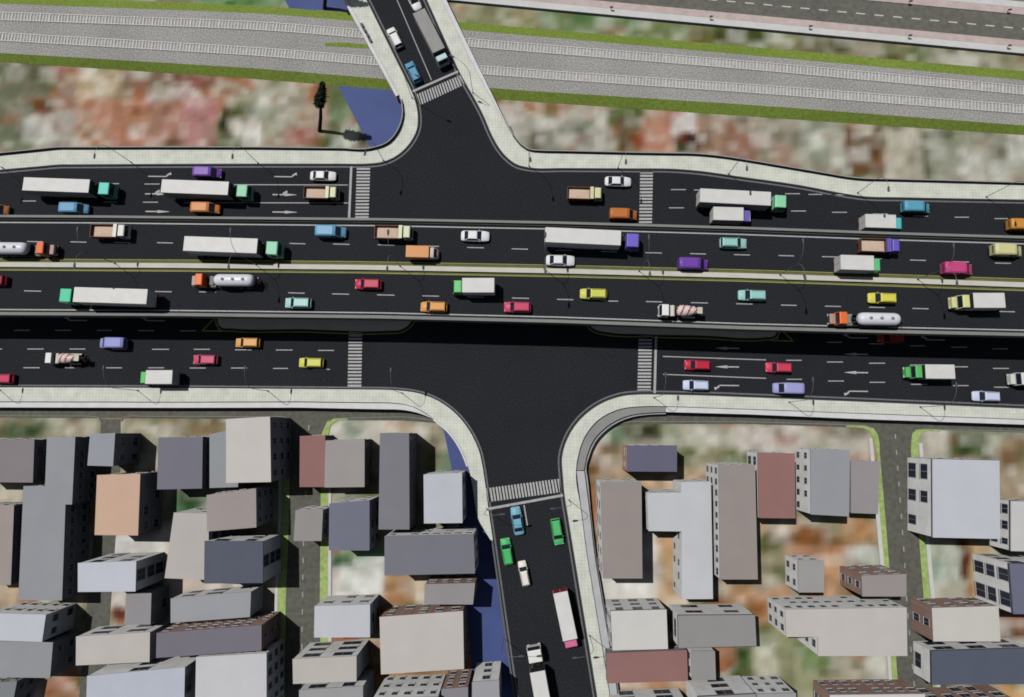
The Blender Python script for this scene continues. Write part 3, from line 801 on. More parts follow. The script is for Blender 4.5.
# ================================================================== STREET LAMPS
def gooseneck(mb, base_h, top_h, reach, a, r0=.04, r1=.03):
    ca, sa = math.cos(a), math.sin(a); pts = []; rad = []
    for i in range(9):
        t = math.pi / 2 * i / 8
        d = reach * (1 - math.cos(t)); pts.append((d * ca, d * sa, base_h + (top_h - base_h) * math.sin(t))); rad.append(r0 + (r1 - r0) * i / 8)
    mb.tube(pts, rad, 8)
    return pts[-1]
def head(par, p, a):
    e = MB(); L = .95
    e.loft([[(x, w * y, z) for (y, z) in ((-1, -.03), (-.7, .09), (.7, .09), (1, -.03), (.6, -.07), (-.6, -.07))] for x, w in ((-.1, .07), (.15, .17), (.6, .2), (.85, .13))], 0)
    o = e.build('lamp_head', M_LAMPH, par); o.location = p; o.rotation_euler = (0, 0, a)
    e = MB(); e.box(.15, .68, -.13, .13, -.10, -.072); l = e.build('lamp_lens', M_LENS, o)
def lamp(px, py, z, a, label, group, h=10.0, reach=2.7, twin=False):
    t = tag(empty('street_lamp', at(px, py, z)), label, 'street lamp', group)
    mb = MB(); mb.cyl((0, 0, 0), (0, 0, .35), .13, .11, 12); mb.build('lamp_base', M_LAMP, t)
    mb = MB(); mb.cyl((0, 0, .3), (0, 0, 6.7), .055, .04, 10); mb.build('pole', M_LAMP, t)
    for ang in ([a, a + math.pi] if twin else [a]):
        mb = MB(); p = gooseneck(mb, 6.65, h, reach, ang); mb.build('arm', M_LAMP, t)
        head(t, p, ang)
    return t
UP, DN = math.pi / 2, -math.pi / 2
ORD = ['first', 'second', 'third', 'fourth', 'fifth', 'sixth', 'seventh', 'eighth', 'ninth', 'tenth']
for i, (px, py, a) in enumerate([(3,168,DN),(131.5,162.5,DN),(258,163,DN),(383.5,160.5,DN - .25),(529,166,DN + .1),(618,168,DN),(728.5,174,DN),(857.5,193,DN),(986,197,DN)]):
    lamp(px, py, RZ + .15, a - .02, ORD[i] + ' from left of the curved grey street lamps along the upper pavement', 'street lamps along the upper pavement')
for i, (px, py, a) in enumerate([(-0,390,UP),(138,390.5,UP),(268,391,UP),(402,393,UP),(654,397.5,UP),(789,402,UP),(920,407,UP)]):
    lamp(px, py, RZ + .15, a - .02, ORD[i] + ' from left of the curved grey street lamps along the lower pavement', 'street lamps along the lower pavement')
for px, py, a, lab in ((412,98,-.45,'grey street lamp on the left kerb beside the upper zebra crossing'), (473,93,math.pi - .45,'grey street lamp on the right pavement beside the upper zebra crossing'),
                       (487,509,.12,'grey street lamp at the left kerb by the lower stop line'), (569,500,math.pi + .1,'grey street lamp on the right pavement by the lower stop line'),
                       (503.5,638,.12,'grey street lamp at the kerb beside the lower canal stretch'), (589.6,635.5,math.pi + .1,'grey street lamp on right pavement near the pink cab lorry')):
    lamp(px, py, RZ + .15, a, lab, 'street lamps on the branch streets')
for i, px in enumerate((-28, 115, 255.5, 400, 544, 639, 780, 917.5)):
    y = rl(bM)(px)
    if i == 0: continue
    lamp(px, y - 2.6, BZ + .45, UP, ORD[i - 1] + ' from left of the twin armed lamps on the flyover median', 'twin armed lamps on the flyover median', h=9.6, reach=2.5, twin=True)
for i, (px, py, lab) in enumerate([(611,7.6,'first from left of small lamps below the back road'),(710,16.8,'second from left of small lamps below the back road'),(809,26.4,'third from left of small lamps below the back road'),(908,35.6,'fourth from left of small lamps below the back road'),(1007,45.6,'fifth from left of small lamps below the back road'),(908.5,1.5,'small dark lamp above the back road at the top edge'),(1007,10,'small dark lamp above the back road near the right corner')]):
    t = tag(empty('post_lamp', at(px, py + 2, .62)), lab, 'street lamp', 'small post lamps along the back road')
    mb = MB(); mb.cyl((0, 0, 0), (0, 0, 1.0), .1, .08, 8); mb.build('pole', M_LAMP, t)
    mb = MB(); mb.loft([[(x, w * y, 1.05 + zz) for (y, zz) in ((-1, 0), (-.7, .16), (.7, .16), (1, 0), (.6, -.05), (-.6, -.05))] for x, w in ((-.55, .12), (-.2, .3), (.25, .3), (.6, .14))]); mb.build('lamp_head', M_LAMPH, t); t.scale = (.6, .6, .7)

# ================================================================== PINE TREE
M_BARK = mat('bark', (0.016, 0.012, 0.010, 1), .95, noise_amt=.25, scale=6)
M_NEED = mat('pine_needles', (0.014, 0.022, 0.012, 1), .8, noise_amt=.3, scale=3)
M_NEED2 = mat('pine_needles_light', (0.03, 0.05, 0.025, 1), .8, noise_amt=.3, scale=3)
tb = at(319.5, 131, 0)
pine = tag(empty('pine_tree', tb), 'tall dark pine with a long bare trunk beside the upper canal', 'tree')
TH = 13.6
tip = at(322.5, 84, 12.6) - tb
pine.rotation_mode = 'QUATERNION'
pine.rotation_quaternion = Vector((0, 0, 1)).rotation_difference(tip.normalized())
mb = MB(); mb.tube([(0, 0, 0), (.05, .1, TH * .3), (-.08, .05, TH * .6), (0, .1, TH)], [.36, .32, .24, .04], 10)
rt = random.Random(3)
for i in range(14):
    z = TH * (.58 + .40 * i / 14); a = rt.uniform(0, 6.28); l = 1.9 * (1 - (z / TH - .5) * 1.7) + .3
    mb.tube([(0, .08, z), (l * .6 * math.cos(a), l * .6 * math.sin(a), z + .15), (l * math.cos(a), l * math.sin(a), z + .1)], [.07, .05, .02], 5)
mb.build('trunk', M_BARK, pine)
mb = MB()
for i in range(2600):
    u = rt.random() ** 1.35; z = TH * (.57 + .45 * u); R = 1.15 * (1 - u) ** .8 + .12
    if u < .12: R *= .45 + u * 4.5
    lobe = .72 + .28 * math.sin(u * 28)
    a = rt.uniform(0, 6.283); rr = R * lobe * math.sqrt(rt.uniform(.1, 1))
    c = Vector((rr * math.cos(a) + (-.35 if z < TH * .8 else 0) * (1 - u), .1 + rr * math.sin(a), z - rr * .25 + rt.uniform(-.15, .15)))
    d = Vector((math.cos(a), math.sin(a), rt.uniform(-.5, .35))).normalized() * rt.uniform(.22, .5)
    w = d.cross(Vector((rt.uniform(-1, 1), rt.uniform(-1, 1), rt.uniform(-.3, 1)))).normalized() * rt.uniform(.06, .14)
    mb.add([c - d * .5 - w * .4, c - d * .4 + w, c + d, c + d * .1 - w], [(0, 1, 2, 3)], 0 if rt.random() < .75 else 1)
mb.build('crown', [M_NEED, M_NEED2], pine)
p2 = empty('pine_tree', at(324.5, 8.5, 0)); p2.rotation_mode = 'QUATERNION'; p2.rotation_quaternion = pine.rotation_quaternion
tag(p2, 'dark bare pine trunk cut by the top edge beside the canal', 'tree', 'pines beside the upper canal'); pine['group'] = 'pines beside the upper canal'
for ch in list(pine.children):
    d = ch.copy(); COL.objects.link(d); d.parent = p2

# ================================================================== BUILDINGS
WALLS = {
 'white': mat('white_plaster', rgb(250, 251, 249), .85, noise_amt=.10, scale=.5),
 'grey': mat('grey_plaster', rgb(150, 152, 156), .85, noise_amt=.12, scale=.5),
 'orange': mat('peach_plaster', rgb(206, 156, 134), .85, noise_amt=.10, scale=.5),
}
bm_ = brick_mat('brick', rgb(178, 146, 134), rgb(156, 126, 116), rgb(168, 144, 134), 3.0, .02)
WALLS['brick'] = bm_
def win_mesh(w, h):
    mb = MB()
    mb.box(-w / 2 - .08, w / 2 + .08, -.02, .07, -.08, h + .08, 0)
    mb.box(-w / 2, w / 2, -.01, .085, 0, h, 1)
    mb.box(-.03, .03, 0, .10, 0, h, 0)
    mb.box(-w / 2 - .14, w / 2 + .14, 0, .16, -.16, -.085, 0)
    return mb.mesh('window', [M_FRAME, M_PANE])
WIN = {'small': (win_mesh(.85, 1.05), 1.7, .95), 'mid': (win_mesh(1.25, 1.4), 2.3, .8), 'big': (win_mesh(2.1, 2.0), 3.3, .5), 'wide': (win_mesh(2.6, 1.5), 4.2, .7)}
NB = [0]
def building(px, h, roof, wall, win, label, name='flat_roof_building', cat='building', group='flat roofed town buildings', storey=3.0, trim=False, rnd=0):
    P = [at(x, y, h) for x, y in px]
    area = sum(a.x * b_.y - b_.x * a.y for a, b_ in zip(P, P[1:] + P[:1]))
    if area < 0: P.reverse()
    c = sum(P, Vector()) / len(P); c.z = 0
    t = tag(empty(name, c), label, cat, group)
    L = [Vector((p.x - c.x, p.y - c.y, 0)) for p in P]
    n = len(L)
    def grow(d):
        out = []
        for i in range(n):
            a, b_, e = L[i - 1], L[i], L[(i + 1) % n]
            n1 = Vector(((b_ - a).y, -(b_ - a).x, 0)).normalized(); n2 = Vector(((e - b_).y, -(e - b_).x, 0)).normalized()
            out.append(b_ + (n1 + n2) * (d / (1 + n1.dot(n2))))
        return out
    W = grow(-.06)
    mb = MB(); add_prism(mb, W, 0, h - .2); mb.build('wall', WALLS[wall], t)
    NB[0] += 1
    rm = mat('roof_finish', rgb(*roof), .85, noise_amt=.035, scale=.22 + .01 * (NB[0] % 7))
    mb = MB(); add_prism(mb, L, h - .2, h, bottom=True); ro = mb.build('roof', rm, t)
    if trim:
        mb = MB(); add_prism(mb, grow(.05), h - .34, h - .21, bottom=True); mb.build('roof_trim', M_DKERB, t)
    me, sp, sill = WIN[win]
    ns = max(1, int(round(h / storey))); sh = (h - .25) / ns; r = random.Random(NB[0] * 13)
    for i in range(n):
        a, b_ = W[i], W[(i + 1) % n]; d = b_ - a; ln = d.length
        md = (a + b_) / 2 + c
        k_ = int((ln - .6) / (sp if (d.y * -md.x - d.x * -md.y) > 0 else sp * 2))
        if k_ < 1: continue
        ang = math.atan2(d.y, d.x)
        skip = r.random() * .25; colw = [r.choice((.7, .85, 1, 1, 1.12)) for _ in range(k_)]
        for s in range(ns):
            for j in range(k_):
                if r.random() < .06 + skip * .5: continue
                p = a + d * ((j + .5) / k_)
                o = bpy.data.objects.new('window', me); COL.objects.link(o); o.parent = t
                o.location = (p.x, p.y, s * sh + min(sill, sh * .3)); o.rotation_euler = (0, 0, ang + math.pi); o.scale = (colw[j], 1, .92 if s % 2 else 1.06)
    return t
def R4(a, b_, c_, d): return [a, b_, c_, d]
B = building
G1, G2, G3 = 'flat roofed buildings lower left', 'flat roofed buildings beside the canal', 'flat roofed buildings lower right'
# ---- left of the left street
B([(-30,439),(34.4,439.5),(32.8,482.6),(-32,482)], 5.6, (129,123,127), 'grey', 'mid', 'purple grey roofed block cut by the left edge, uppermost there', group=G1)
B([(47,436.7),(75.3,436.7),(72,504.5),(65.4,504.5),(62,600.5),(18.3,600),(23.5,486),(45,486)], 6.3, (142,144,150), 'grey', 'small', 'long stepped blue grey roofed building running down the left side', group=G1)
B([(-20,505),(14,505),(10.8,585),(-26,585)], 5, (152,142,139), 'grey', 'small', 'narrow beige grey roof at left edge beside the long stepped building', group=G1)
B([(90,434),(115.2,433),(113,466.3),(87.3,465.5)], 7.4, (145,148,157), 'grey', 'mid', 'small square blue grey roofed block just above the tan roof', group=G1)
B([(97,475),(140.3,473.6),(138,535.5),(94.5,535)], 6.8, (194,164,144), 'grey', 'mid', 'tan roofed building, the only peach coloured roof in the town', group=G1)
B([(158.5,437.5),(202.7,436.7),(202,488.5),(157,489.5)], 6, (111,111,124), 'grey', 'small', 'slate coloured square roof left of the tall pale block', group=G1)
B([(209.5,434.5),(238,428),(238,487),(209.5,488)], 5.5, (142,146,151), 'grey', 'small', 'grey blue roof partly hidden by the tall pale block', group=G1)
B([(226,419),(270,416.5),(271,482),(226,483)], 9.5, (190,186,182), 'grey', 'mid', 'tall block with large pale roof nearest the lower pavement left of street', group=G1)
B([(206.6,495),(256,488.4),(256.4,527.4),(207,531.5)], 7.6, (151,143,142), 'grey', 'small', 'slightly turned mauve grey roof between tall pale block and navy roof', group=G1)
B([(173.8,512.5),(209,513.5),(208,580),(164.5,578.2)], 7, (176,171,168), 'white', 'mid', 'narrow pale roof partly hidden behind the navy roof', group=G1)
B([(204.5,541),(263,541),(263,583),(204,583.6)], 8, (82,86,101), 'white', 'big', 'dark navy roofed building beside the left street', group=G1)
B([(77.8,563),(136.3,561),(135.5,591.5),(77.8,592)], 8.4, (186,189,200), 'white', 'big', 'bright bluish white roof below the tan roof', group=G1)
B([(126,594),(151.4,593),(150.5,624.5),(124.3,624.5)], 5.5, (141,139,143), 'grey', 'mid', 'small grey roof between two white roofs left of the brick building', group=G1)
B([(170.6,598.5),(251,591.5),(250,617),(170.6,623)], 5.2, (151,153,158), 'white', 'wide', 'long light grey roof just below the navy roof', group=G1)
B([(156.5,633),(261.5,625),(261.5,650.5),(156,658)], 8.4, (112,109,120), 'brick', 'small', 'brick walled building with long slate purple roof', name='brick_building', group='brick buildings with flat roofs')
B([(76,636.5),(150,632),(149.5,662),(75.8,665.5)], 5.8, (183,179,175), 'white', 'wide', 'cream roofed building left of the brick walled slate roof', group=G1)
B([(-10,613),(46,614.5),(42,642),(-12,640.2)], 7.4, (185,188,197), 'white', 'small', 'pale lilac roof at left edge with windowed white front wall', group=G1)
B([(-12,640.8),(53,642.4),(50,678),(-14,677)], 6, (141,144,149), 'grey', 'small', 'mid grey roof at left edge directly below the pale lilac roof', group=G1)
B([(87,676),(185,667),(184,706),(86,707)], 7.6, (176,181,193), 'white', 'wide', 'bluish roof cut by the bottom edge right of dark corner building', group=G1)
B([(196,657),(266.5,653),(266.5,712),(195,712)], 7.8, (190,190,195), 'white', 'small', 'white roof cut by bottom edge beside the left street', group=G1)
B([(-12,683),(17,681),(11,712),(-14,712)], 4.6, (122,126,130), 'grey', 'small', 'dark grey roof in the bottom left corner', group=G1)
# ---- between left street and canal
B([(299.8,436),(325.2,435),(325,487),(299.5,487)], 4.8, (141,104,101), 'grey', 'small', 'red brown roof beside the left street under the lower pavement', group='red brown roofed buildings')
B([(325.4,440.5),(364.6,439),(364.5,487),(324.4,487.5)], 5.2, (151,147,145), 'grey', 'mid', 'grey roof touching the red brown roof by the left street', group=G2)
B([(380,433),(409,433),(409.5,529.5),(378.5,529.5)], 8, (119,119,127), 'grey', 'small', 'tall narrow slate roof running downwards near the canal', group=G2)
B([(423.5,474.5),(462,472.8),(462.5,523),(424,523.5)], 7.4, (181,184,193), 'white', 'mid', 'white roof beside the canal right of the tall narrow slate roof', group=G2)
B([(329.3,503.5),(369.5,500),(369.5,550.5),(328.7,550.5)], 7, (109,111,127), 'white', 'mid', 'blue slate roof beside the left street below the grey roof', group=G2)
B([(295.5,510),(323,509.5),(321.5,541),(293.5,541)], 6, (141,139,137), 'white', 'small', 'small grey roof standing on the left street', group=G2)
B([(384.5,536),(473.5,534),(475,573.5),(384.5,575.5)], 8.4, (113,114,123), 'white', 'small', 'wide slate roof with lit white front wall beside the canal', group=G2)
B([(424.8,584),(475,583),(473,604.5),(424,604.5)], 6.4, (142,139,141), 'brick', 'small', 'brick walled building with small grey roof beside canal', name='brick_building', group='brick buildings with flat roofs')
B([(379.5,617),(463,611),(464,669),(381,674.5)], 6.4, (186,181,178), 'brick', 'mid', 'brick walled building with very large beige roof beside canal', name='brick_building', group='brick buildings with flat roofs')
B([(314.5,606),(370,604.5),(370,637.5),(314,637.5)], 7, (186,188,196), 'white', 'mid', 'lilac white roof left of the very large beige roof', group=G2)
B([(292.5,659),(356.5,656),(356.5,681),(293,684)], 8.4, (179,175,170), 'white', 'wide', 'cream roof with windowed white front wall at foot of left street', group=G2)
B([(299,690),(363,686),(363,712),(299,712)], 7.6, (151,151,154), 'white', 'wide', 'grey roof cut by bottom edge just below the cream roof', group=G2)
B([(372,699),(438,697),(438,726),(372,726)], 9.8, (160,160,162), 'white', 'small', 'white walled building with two window rows at the bottom edge', group=G2)
B([(441.5,689),(468,687),(468,712),(441,712)], 8, (131,129,136), 'brick', 'small', 'narrow brick walled building at bottom edge between two white ones', name='brick_building', group='brick buildings with flat roofs')
B([(472,682),(499,680),(500,712),(472,712)], 8.8, (151,151,156), 'white', 'mid', 'white walled building at bottom edge touching the canal', group=G2)
# ---- right of the lower branch street
B([(627,445.5),(677,445.5),(677,471.8),(627,471.5)], 6.2, (96,96,116), 'orange', 'small', 'small indigo roofed building with peach wall standing by itself', group=G3)
B([(600.5,482.5),(641.5,482),(642.5,578.5),(603,578.5)], 7.4, (144,136,133), 'white', 'mid', 'long brown grey roof nearest the lower branch street', group=G3)
B([(681,482),(711,481.5),(713,599),(681.5,599.2),(681.5,531.5),(648.5,531),(647,493),(681,492.5)], 6.6, (186,188,194), 'white', 'small', 'white roof with a side arm between two brown grey roofs', group=G3)
B([(718.5,465),(755,465),(757.8,579.5),(720,579.5)], 8, (144,136,133), 'white', 'small', 'long brown grey roof right of the white roof with side arm', group=G3)
B([(757.5,452.5),(795,453.5),(795.5,518.5),(759,518)], 5.6, (141,104,101), 'white', 'mid', 'red brown roof left of the pale blue grey roof', group='red brown roofed buildings')
B([(810.5,449),(850,450),(849,516.5),(811,514.5)], 6.6, (143,146,152), 'white', 'small', 'pale blue grey roof with white windowed left wall', group=G3)
B([(850.6,460),(880,461.5),(878,514),(851,513)], 4.2, (144,139,143), 'grey', 'small', 'low mauve roof beside the right street', group=G3)
B([(932.5,459),(999.5,460.5),(1000.5,539),(933,537.5)], 7.3, (185,188,197), 'white', 'big', 'large lilac white roof with four big windows beside right street', group=G3, trim=True, storey=3.6)
B([(1011,501),(1047,502),(1049,552),(1011,551)], 5.4, (191,191,191), 'white', 'mid', 'white roof cut by right edge beside the large lilac white roof', group=G3, trim=True)
B([(1009.5,563.5),(1060,565),(1062,615),(1013.5,614)], 8.8, (101,104,123), 'white', 'big', 'navy roof cut by right edge with rows of big windows', group=G3, trim=True)
B([(932,608),(998.5,606),(1000.5,641.5),(933.5,641.5)], 6, (191,189,184), 'brick', 'mid', 'brick walled building with cream roof beside the right street', name='brick_building', group='brick buildings with flat roofs')
B([(931.5,651),(1032,648),(1034,684),(932,685)], 5.2, (80,86,103), 'white', 'wide', 'long dark blue roof at lower right edge under the cream roof', group=G3, trim=True)
B([(930,701),(1012,697),(1012,726),(930,726)], 5.4, (150,140,138), 'brick', 'mid', 'brick walled building cut by bottom edge under long dark blue roof', name='brick_building', group='brick buildings with flat roofs')
B([(830,695),(925,694),(925,722),(830,722)], 6.4, (196,196,196), 'brick', 'small', 'brick walled building with white roof cut by the bottom edge', name='brick_building', group='brick buildings with flat roofs')
B([(798,561),(824,561),(824,592.5),(798.5,592.5)], 5.6, (151,151,151), 'white', 'small', 'very small grey square roof above the long pale stepped roof', group=G3)
B([(861.5,575.5),(906.5,574),(906.5,596.5),(862.5,596.5)], 7.6, (146,139,139), 'brick', 'small', 'brick walled building with small mauve roof leaning over right street', name='brick_building', group='brick buildings with flat roofs')
B([(785,609.5),(906.7,607.4),(907.4,656),(818,656),(818,637),(786.4,637)], 8, (184,180,177), 'white', 'small', 'long pale stepped roof left of the right street', group=G3)
B([(610.5,611),(666.5,609.5),(668,649),(612.5,650.5)], 7.6, (196,195,192), 'white', 'mid', 'cream white roof near the lower branch street above a red roof', group=G3, trim=True)
B([(678,615.5),(755,615),(756.5,646),(678.5,648)], 7, (138,138,138), 'white', 'wide', 'mid grey wide roof right of the cream white roof', group=G3, trim=True)
B([(606.5,653),(687,650),(688,681),(607,683.5)], 4.2, (141,104,101), 'grey', 'small', 'long red brown roof below the cream white roof', group='red brown roofed buildings')
B([(691,651),(715,651),(716,680),(692,680)], 5, (141,141,141), 'white', 'small', 'small grey roof right of the long red brown roof', group=G3)
B([(698,697),(756,694),(756,722),(698,722)], 8, (140,140,142), 'white', 'wide', 'white walled building cut by bottom edge under the small grey roof', group=G3, trim=True)
B([(610,702),(685,699),(685,726),(610,726)], 4.8, (150,150,150), 'white', 'wide', 'low building at bottom edge under the long red brown roof', group=G3)
B([(757,694),(796,693),(797,722),(757,722)], 7.6, (150,150,152), 'white', 'small', 'white walled block at bottom edge left of brick building with white roof', group=G3)
# ================================================================== VEHICLES
def paint(c):
    g_ = .3 * c[0] + .59 * c[1] + .11 * c[2]; c = tuple(int(v + (g_ - v) * .1) for v in c)
    return mat('car_paint', rgb(*c), .42, noise_amt=.02, coat=0.0, spec=.2)
def dark(c, f=.55): return tuple(int(v * f) for v in c)
def wheels(t, xs, y, r=.33, w=.22):
    for x in xs:
        for s in (-1, 1):
            mb = MB(); mb.cyl((0, -w / 2, 0), (0, w / 2, 0), r, n=16); o = mb.build('wheel', M_TIRE, t); o.location = (x, s * y, r)
            mb = MB(); mb.cyl((0, -w / 2 - .01, 0), (0, w / 2 + .01, 0), r * .55, n=12); mb.build('rim', M_RAILG, o)
def lights(t, xf, xr, y, zf, zr, hw=.2):
    for s in (-1, 1):
        mb = MB(); mb.box(xf - .06, xf + .02, s * y - hw, s * y + hw, zf - .08, zf + .08); mb.build('headlight', M_LIGHT, t)
        mb = MB(); mb.box(xr - .02, xr + .06, s * y - hw * .8, s * y + hw * .8, zr - .1, zr + .1); mb.build('tail_light', M_TAIL, t)
def mirrors(t, x, y, z, m):
    for s in (-1, 1):
        mb = MB(); mb.box(x - .07, x + .09, min(s * y, s * (y + .1)), max(s * y, s * (y + .1)), z - .08, z + .1); mb.build('mirror', m, t, .02)
def ring(x, hw, zb, zt, c):
    return [(x, -hw * .94, zb), (x, -hw, zb + (zt - zb) * .5), (x, -hw * .97, zt - c), (x, -hw + c * 1.3, zt - .01), (x, 0, zt + .03), (x, hw - c * 1.3, zt - .01), (x, hw * .97, zt - c), (x, hw, zb + (zt - zb) * .5), (x, hw * .94, zb)]
def cabin(t, p, xb0, xb1, xt0, xt1, hb, ht, zb, zt, rear=True):
    mb = MB()
    mb.frus((xb0, xb1, -hb, hb, zb), (xt0, xt1, -ht, ht, zt))
    mb.frus((xt0, xt1, -ht, ht, zt), (xt0 + .12, xt1 - .12, -ht + .12, ht - .12, zt + .045))
    mb.build('roof', p, t, .03)
    def lerp(a, b_, k_): return a + (b_ - a) * k_
    def pt(xb, xt, yb, yt, k_): return (lerp(xb, xt, k_), lerp(yb, yt, k_), lerp(zb, zt, k_))
    k0, k1 = .06, .93
    mb = MB(); mb.quad(pt(xb1, xt1, -hb * .93, -ht * .93, k0), pt(xb1, xt1, hb * .93, ht * .93, k0), pt(xb1, xt1, hb * .93, ht * .93, k1), pt(xb1, xt1, -hb * .93, -ht * .93, k1)); mb.build('windscreen', M_GLASS, t)
    if rear:
        mb = MB(); mb.quad(pt(xb0, xt0, hb * .92, ht * .92, .12), pt(xb0, xt0, -hb * .92, -ht * .92, .12), pt(xb0, xt0, -hb * .92, -ht * .92, .9), pt(xb0, xt0, hb * .92, ht * .92, .9)); mb.build('rear_window', M_GLASS, t)
    for s in (-1, 1):
        mb = MB()
        a0, a1 = lerp(xb0, xb1, .07), lerp(xb0, xb1, .93); c0, c1 = lerp(xt0, xt1, .04), lerp(xt0, xt1, .96)
        q = [(lerp(a0, c0, .15), s * lerp(hb, ht, .15), lerp(zb, zt, .15)), (lerp(a1, c1, .15), s * lerp(hb, ht, .15), lerp(zb, zt, .15)), (lerp(a1, c1, .88), s * lerp(hb, ht, .88), lerp(zb, zt, .88)), (lerp(a0, c0, .88), s * lerp(hb, ht, .88), lerp(zb, zt, .88))]
        mb.quad(*q); mb.build('side_window', M_GLASS, t)
def sedan(t, c):
    p = paint(c); mb = MB()
    mb.loft([ring(*r) for r in ((-2.36, .62, .42, .78, .08), (-2.26, .80, .32, .90, .12), (-1.9, .90, .27, .96, .13), (-1.2, .93, .25, .97, .12), (0, .94, .25, .96, .12), (.9, .94, .25, .95, .12), (1.6, .91, .26, .88, .14), (2.05, .86, .28, .80, .13), (2.3, .72, .34, .70, .1), (2.4, .52, .42, .62, .06))])
    mb.build('body', p, t)
    cabin(t, p, -1.85, 1.12, -1.02, .34, .84, .66, .93, 1.42)
    wheels(t, (-1.4, 1.4), .84); lights(t, 2.26, -2.3, .55, .64, .72); mirrors(t, .72, .9, .98, p)
    for x, n_ in ((2.36, 'front_bumper'), (-2.36, 'rear_bumper')):
        mb = MB(); mb.box(x - .08, x + .08, -.6, .6, .32, .5); mb.build(n_, M_BUMPER, t, .03)
def hatch(t, c):
    p = paint(c); mb = MB()
    mb.loft([ring(*r) for r in ((-2.3, .74, .38, .86, .1), (-2.2, .86, .3, .98, .12), (-1.6, .92, .26, 1.0, .12), (0, .93, .25, .99, .12), (.9, .93, .25, .98, .12), (1.5, .91, .26, .93, .14), (2.0, .87, .28, .86, .13), (2.24, .78, .33, .76, .1), (2.33, .62, .4, .64, .06))])
    mb.build('body', p, t)
    cabin(t, p, -2.2, 1.28, -1.98, .5, .86, .74, .95, 1.5)
    mb = MB()
    for s in (-1, 1): mb.tube([(-1.8, s * .62, 1.55), (-1.7, s * .62, 1.6), (.2, s * .62, 1.6), (.3, s * .62, 1.55)], [.025] * 4, 6)
    mb.build('roof_rail', M_BUMPER, t)
    wheels(t, (-1.4, 1.42), .84); lights(t, 2.2, -2.26, .6, .7, .8); mirrors(t, .86, .9, 1.02, p)
    for x, n_ in ((2.3, 'front_bumper'), (-2.3, 'rear_bumper')):
        mb = MB(); mb.box(x - .06, x + .06, -.66, .66, .32, .5); mb.build(n_, M_BUMPER, t, .03)
def van(t, c):
    p = paint(c); mb = MB()
    prof = [(-2.65, .35, 1.0, .98), (-2.65, 1.1, 1.0, .98)]
    R = [ring(x, hw, .32, zt, .14) for x, hw, zt in ((-2.66, .9, 1.95), (-2.5, .99, 2.1), (-1.5, 1.0, 2.14), (.6, 1.0, 2.12), (1.0, .98, 2.02), (1.55, .97, 1.5), (1.85, .96, 1.18), (2.4, .92, 1.02), (2.62, .8, .86), (2.7, .6, .7))]
    mb.loft(R); mb.build('body', p, t)
    mb = MB(); mb.quad((1.78, -.78, 1.3), (1.78, .78, 1.3), (1.08, .76, 2.01), (1.08, -.76, 2.01), t=.035); mb.build('windscreen', M_GLASS, t)
    for s in (-1, 1):
        mb = MB(); mb.quad((.1, s * 1.0, 1.3), (1.35, s * .985, 1.3), (.95, s * .975, 1.85), (.1, s * .985, 1.85), t=.03); mb.build('side_window', M_GLASS, t)
    mb = MB(); mb.quad((-2.63, .7, 1.25), (-2.63, -.7, 1.25), (-2.58, -.66, 1.8), (-2.58, .66, 1.8), t=.05); mb.build('rear_window', M_GLASS, t)
    mb = MB(); mb.frus((-2.3, .7, -.8, .8, 2.1), (-2.2, .6, -.74, .74, 2.19)); mb.build('roof_panel', p, t, .03)
    wheels(t, (-1.7, 1.75), .88, .36); lights(t, 2.56, -2.62, .62, .76, .95); mirrors(t, 1.4, .98, 1.35, M_BUMPER)
    for x, n_ in ((2.68, 'front_bumper'), (-2.68, 'rear_bumper')):
        mb = MB(); mb.box(x - .06, x + .06, -.78, .78, .34, .55); mb.build(n_, M_BUMPER, t, .03)
def cab_box(t, p, x0, x1, hw, z0, z1, rake=.35, vis=True):
    """cab-over lorry cab: body, windscreen, side windows"""
    mb = MB(); zm = z0 + (z1 - z0) * .5
    for (a, b_) in (((x0, x1, -hw, hw, z0), (x0, x1, -hw, hw, zm)), ((x0, x1, -hw, hw, zm), (x0 + .05, x1 - rake, -hw * .93, hw * .93, z1))): mb.frus(a, b_)
    mb.frus((x0 + .05, x1 - rake, -hw * .93, hw * .93, z1), (x0 + .2, x1 - rake - .15, -hw * .84, hw * .84, z1 + .06))
    cb = mb.build('cab', p, t, .05)
    def e(k_): return x1 - rake * k_
    mb = MB(); mb.quad((e(.1), -hw * .88, zm + (z1 - zm) * .1), (e(.1), hw * .88, zm + (z1 - zm) * .1), (e(.88), hw * .85, zm + (z1 - zm) * .88), (e(.88), -hw * .85, zm + (z1 - zm) * .88), t=.03); mb.build('windscreen', M_GLASS, cb)
    for s in (-1, 1):
        mb = MB(); mb.quad((x0 + (x1 - x0) * .35, s * hw * .99, zm + .08), (x1 - rake * .4, s * hw * .99, zm + .08), (x1 - rake * .95, s * hw * .945, z1 - .15), (x0 + (x1 - x0) * .35, s * hw * .945, z1 - .15), t=.03); mb.build('side_window', M_GLASS, cb)
    mb = MB(); mb.box(x1 - .05, x1 + .1, -hw * .97, hw * .97, z0 - .15, z0 + .25); mb.build('front_bumper', M_BUMPER, t, .03)
    mirrors(t, x1 - .25, hw * .98, zm + .35, M_BUMPER)
    return cb
def chassis(t, x0, x1, hw, z0, z1):
    mb = MB(); mb.box(x0, x1, -hw, -hw + .14, z0, z1); mb.box(x0, x1, hw - .14, hw, z0, z1)
    x = x0 + .05
    while x < x1 - .2: mb.box(x, x + .14, -hw + .14, hw - .14, z0 + .02, z1 - .02); x += .9
    mb.build('chassis', M_CHASSIS, t)
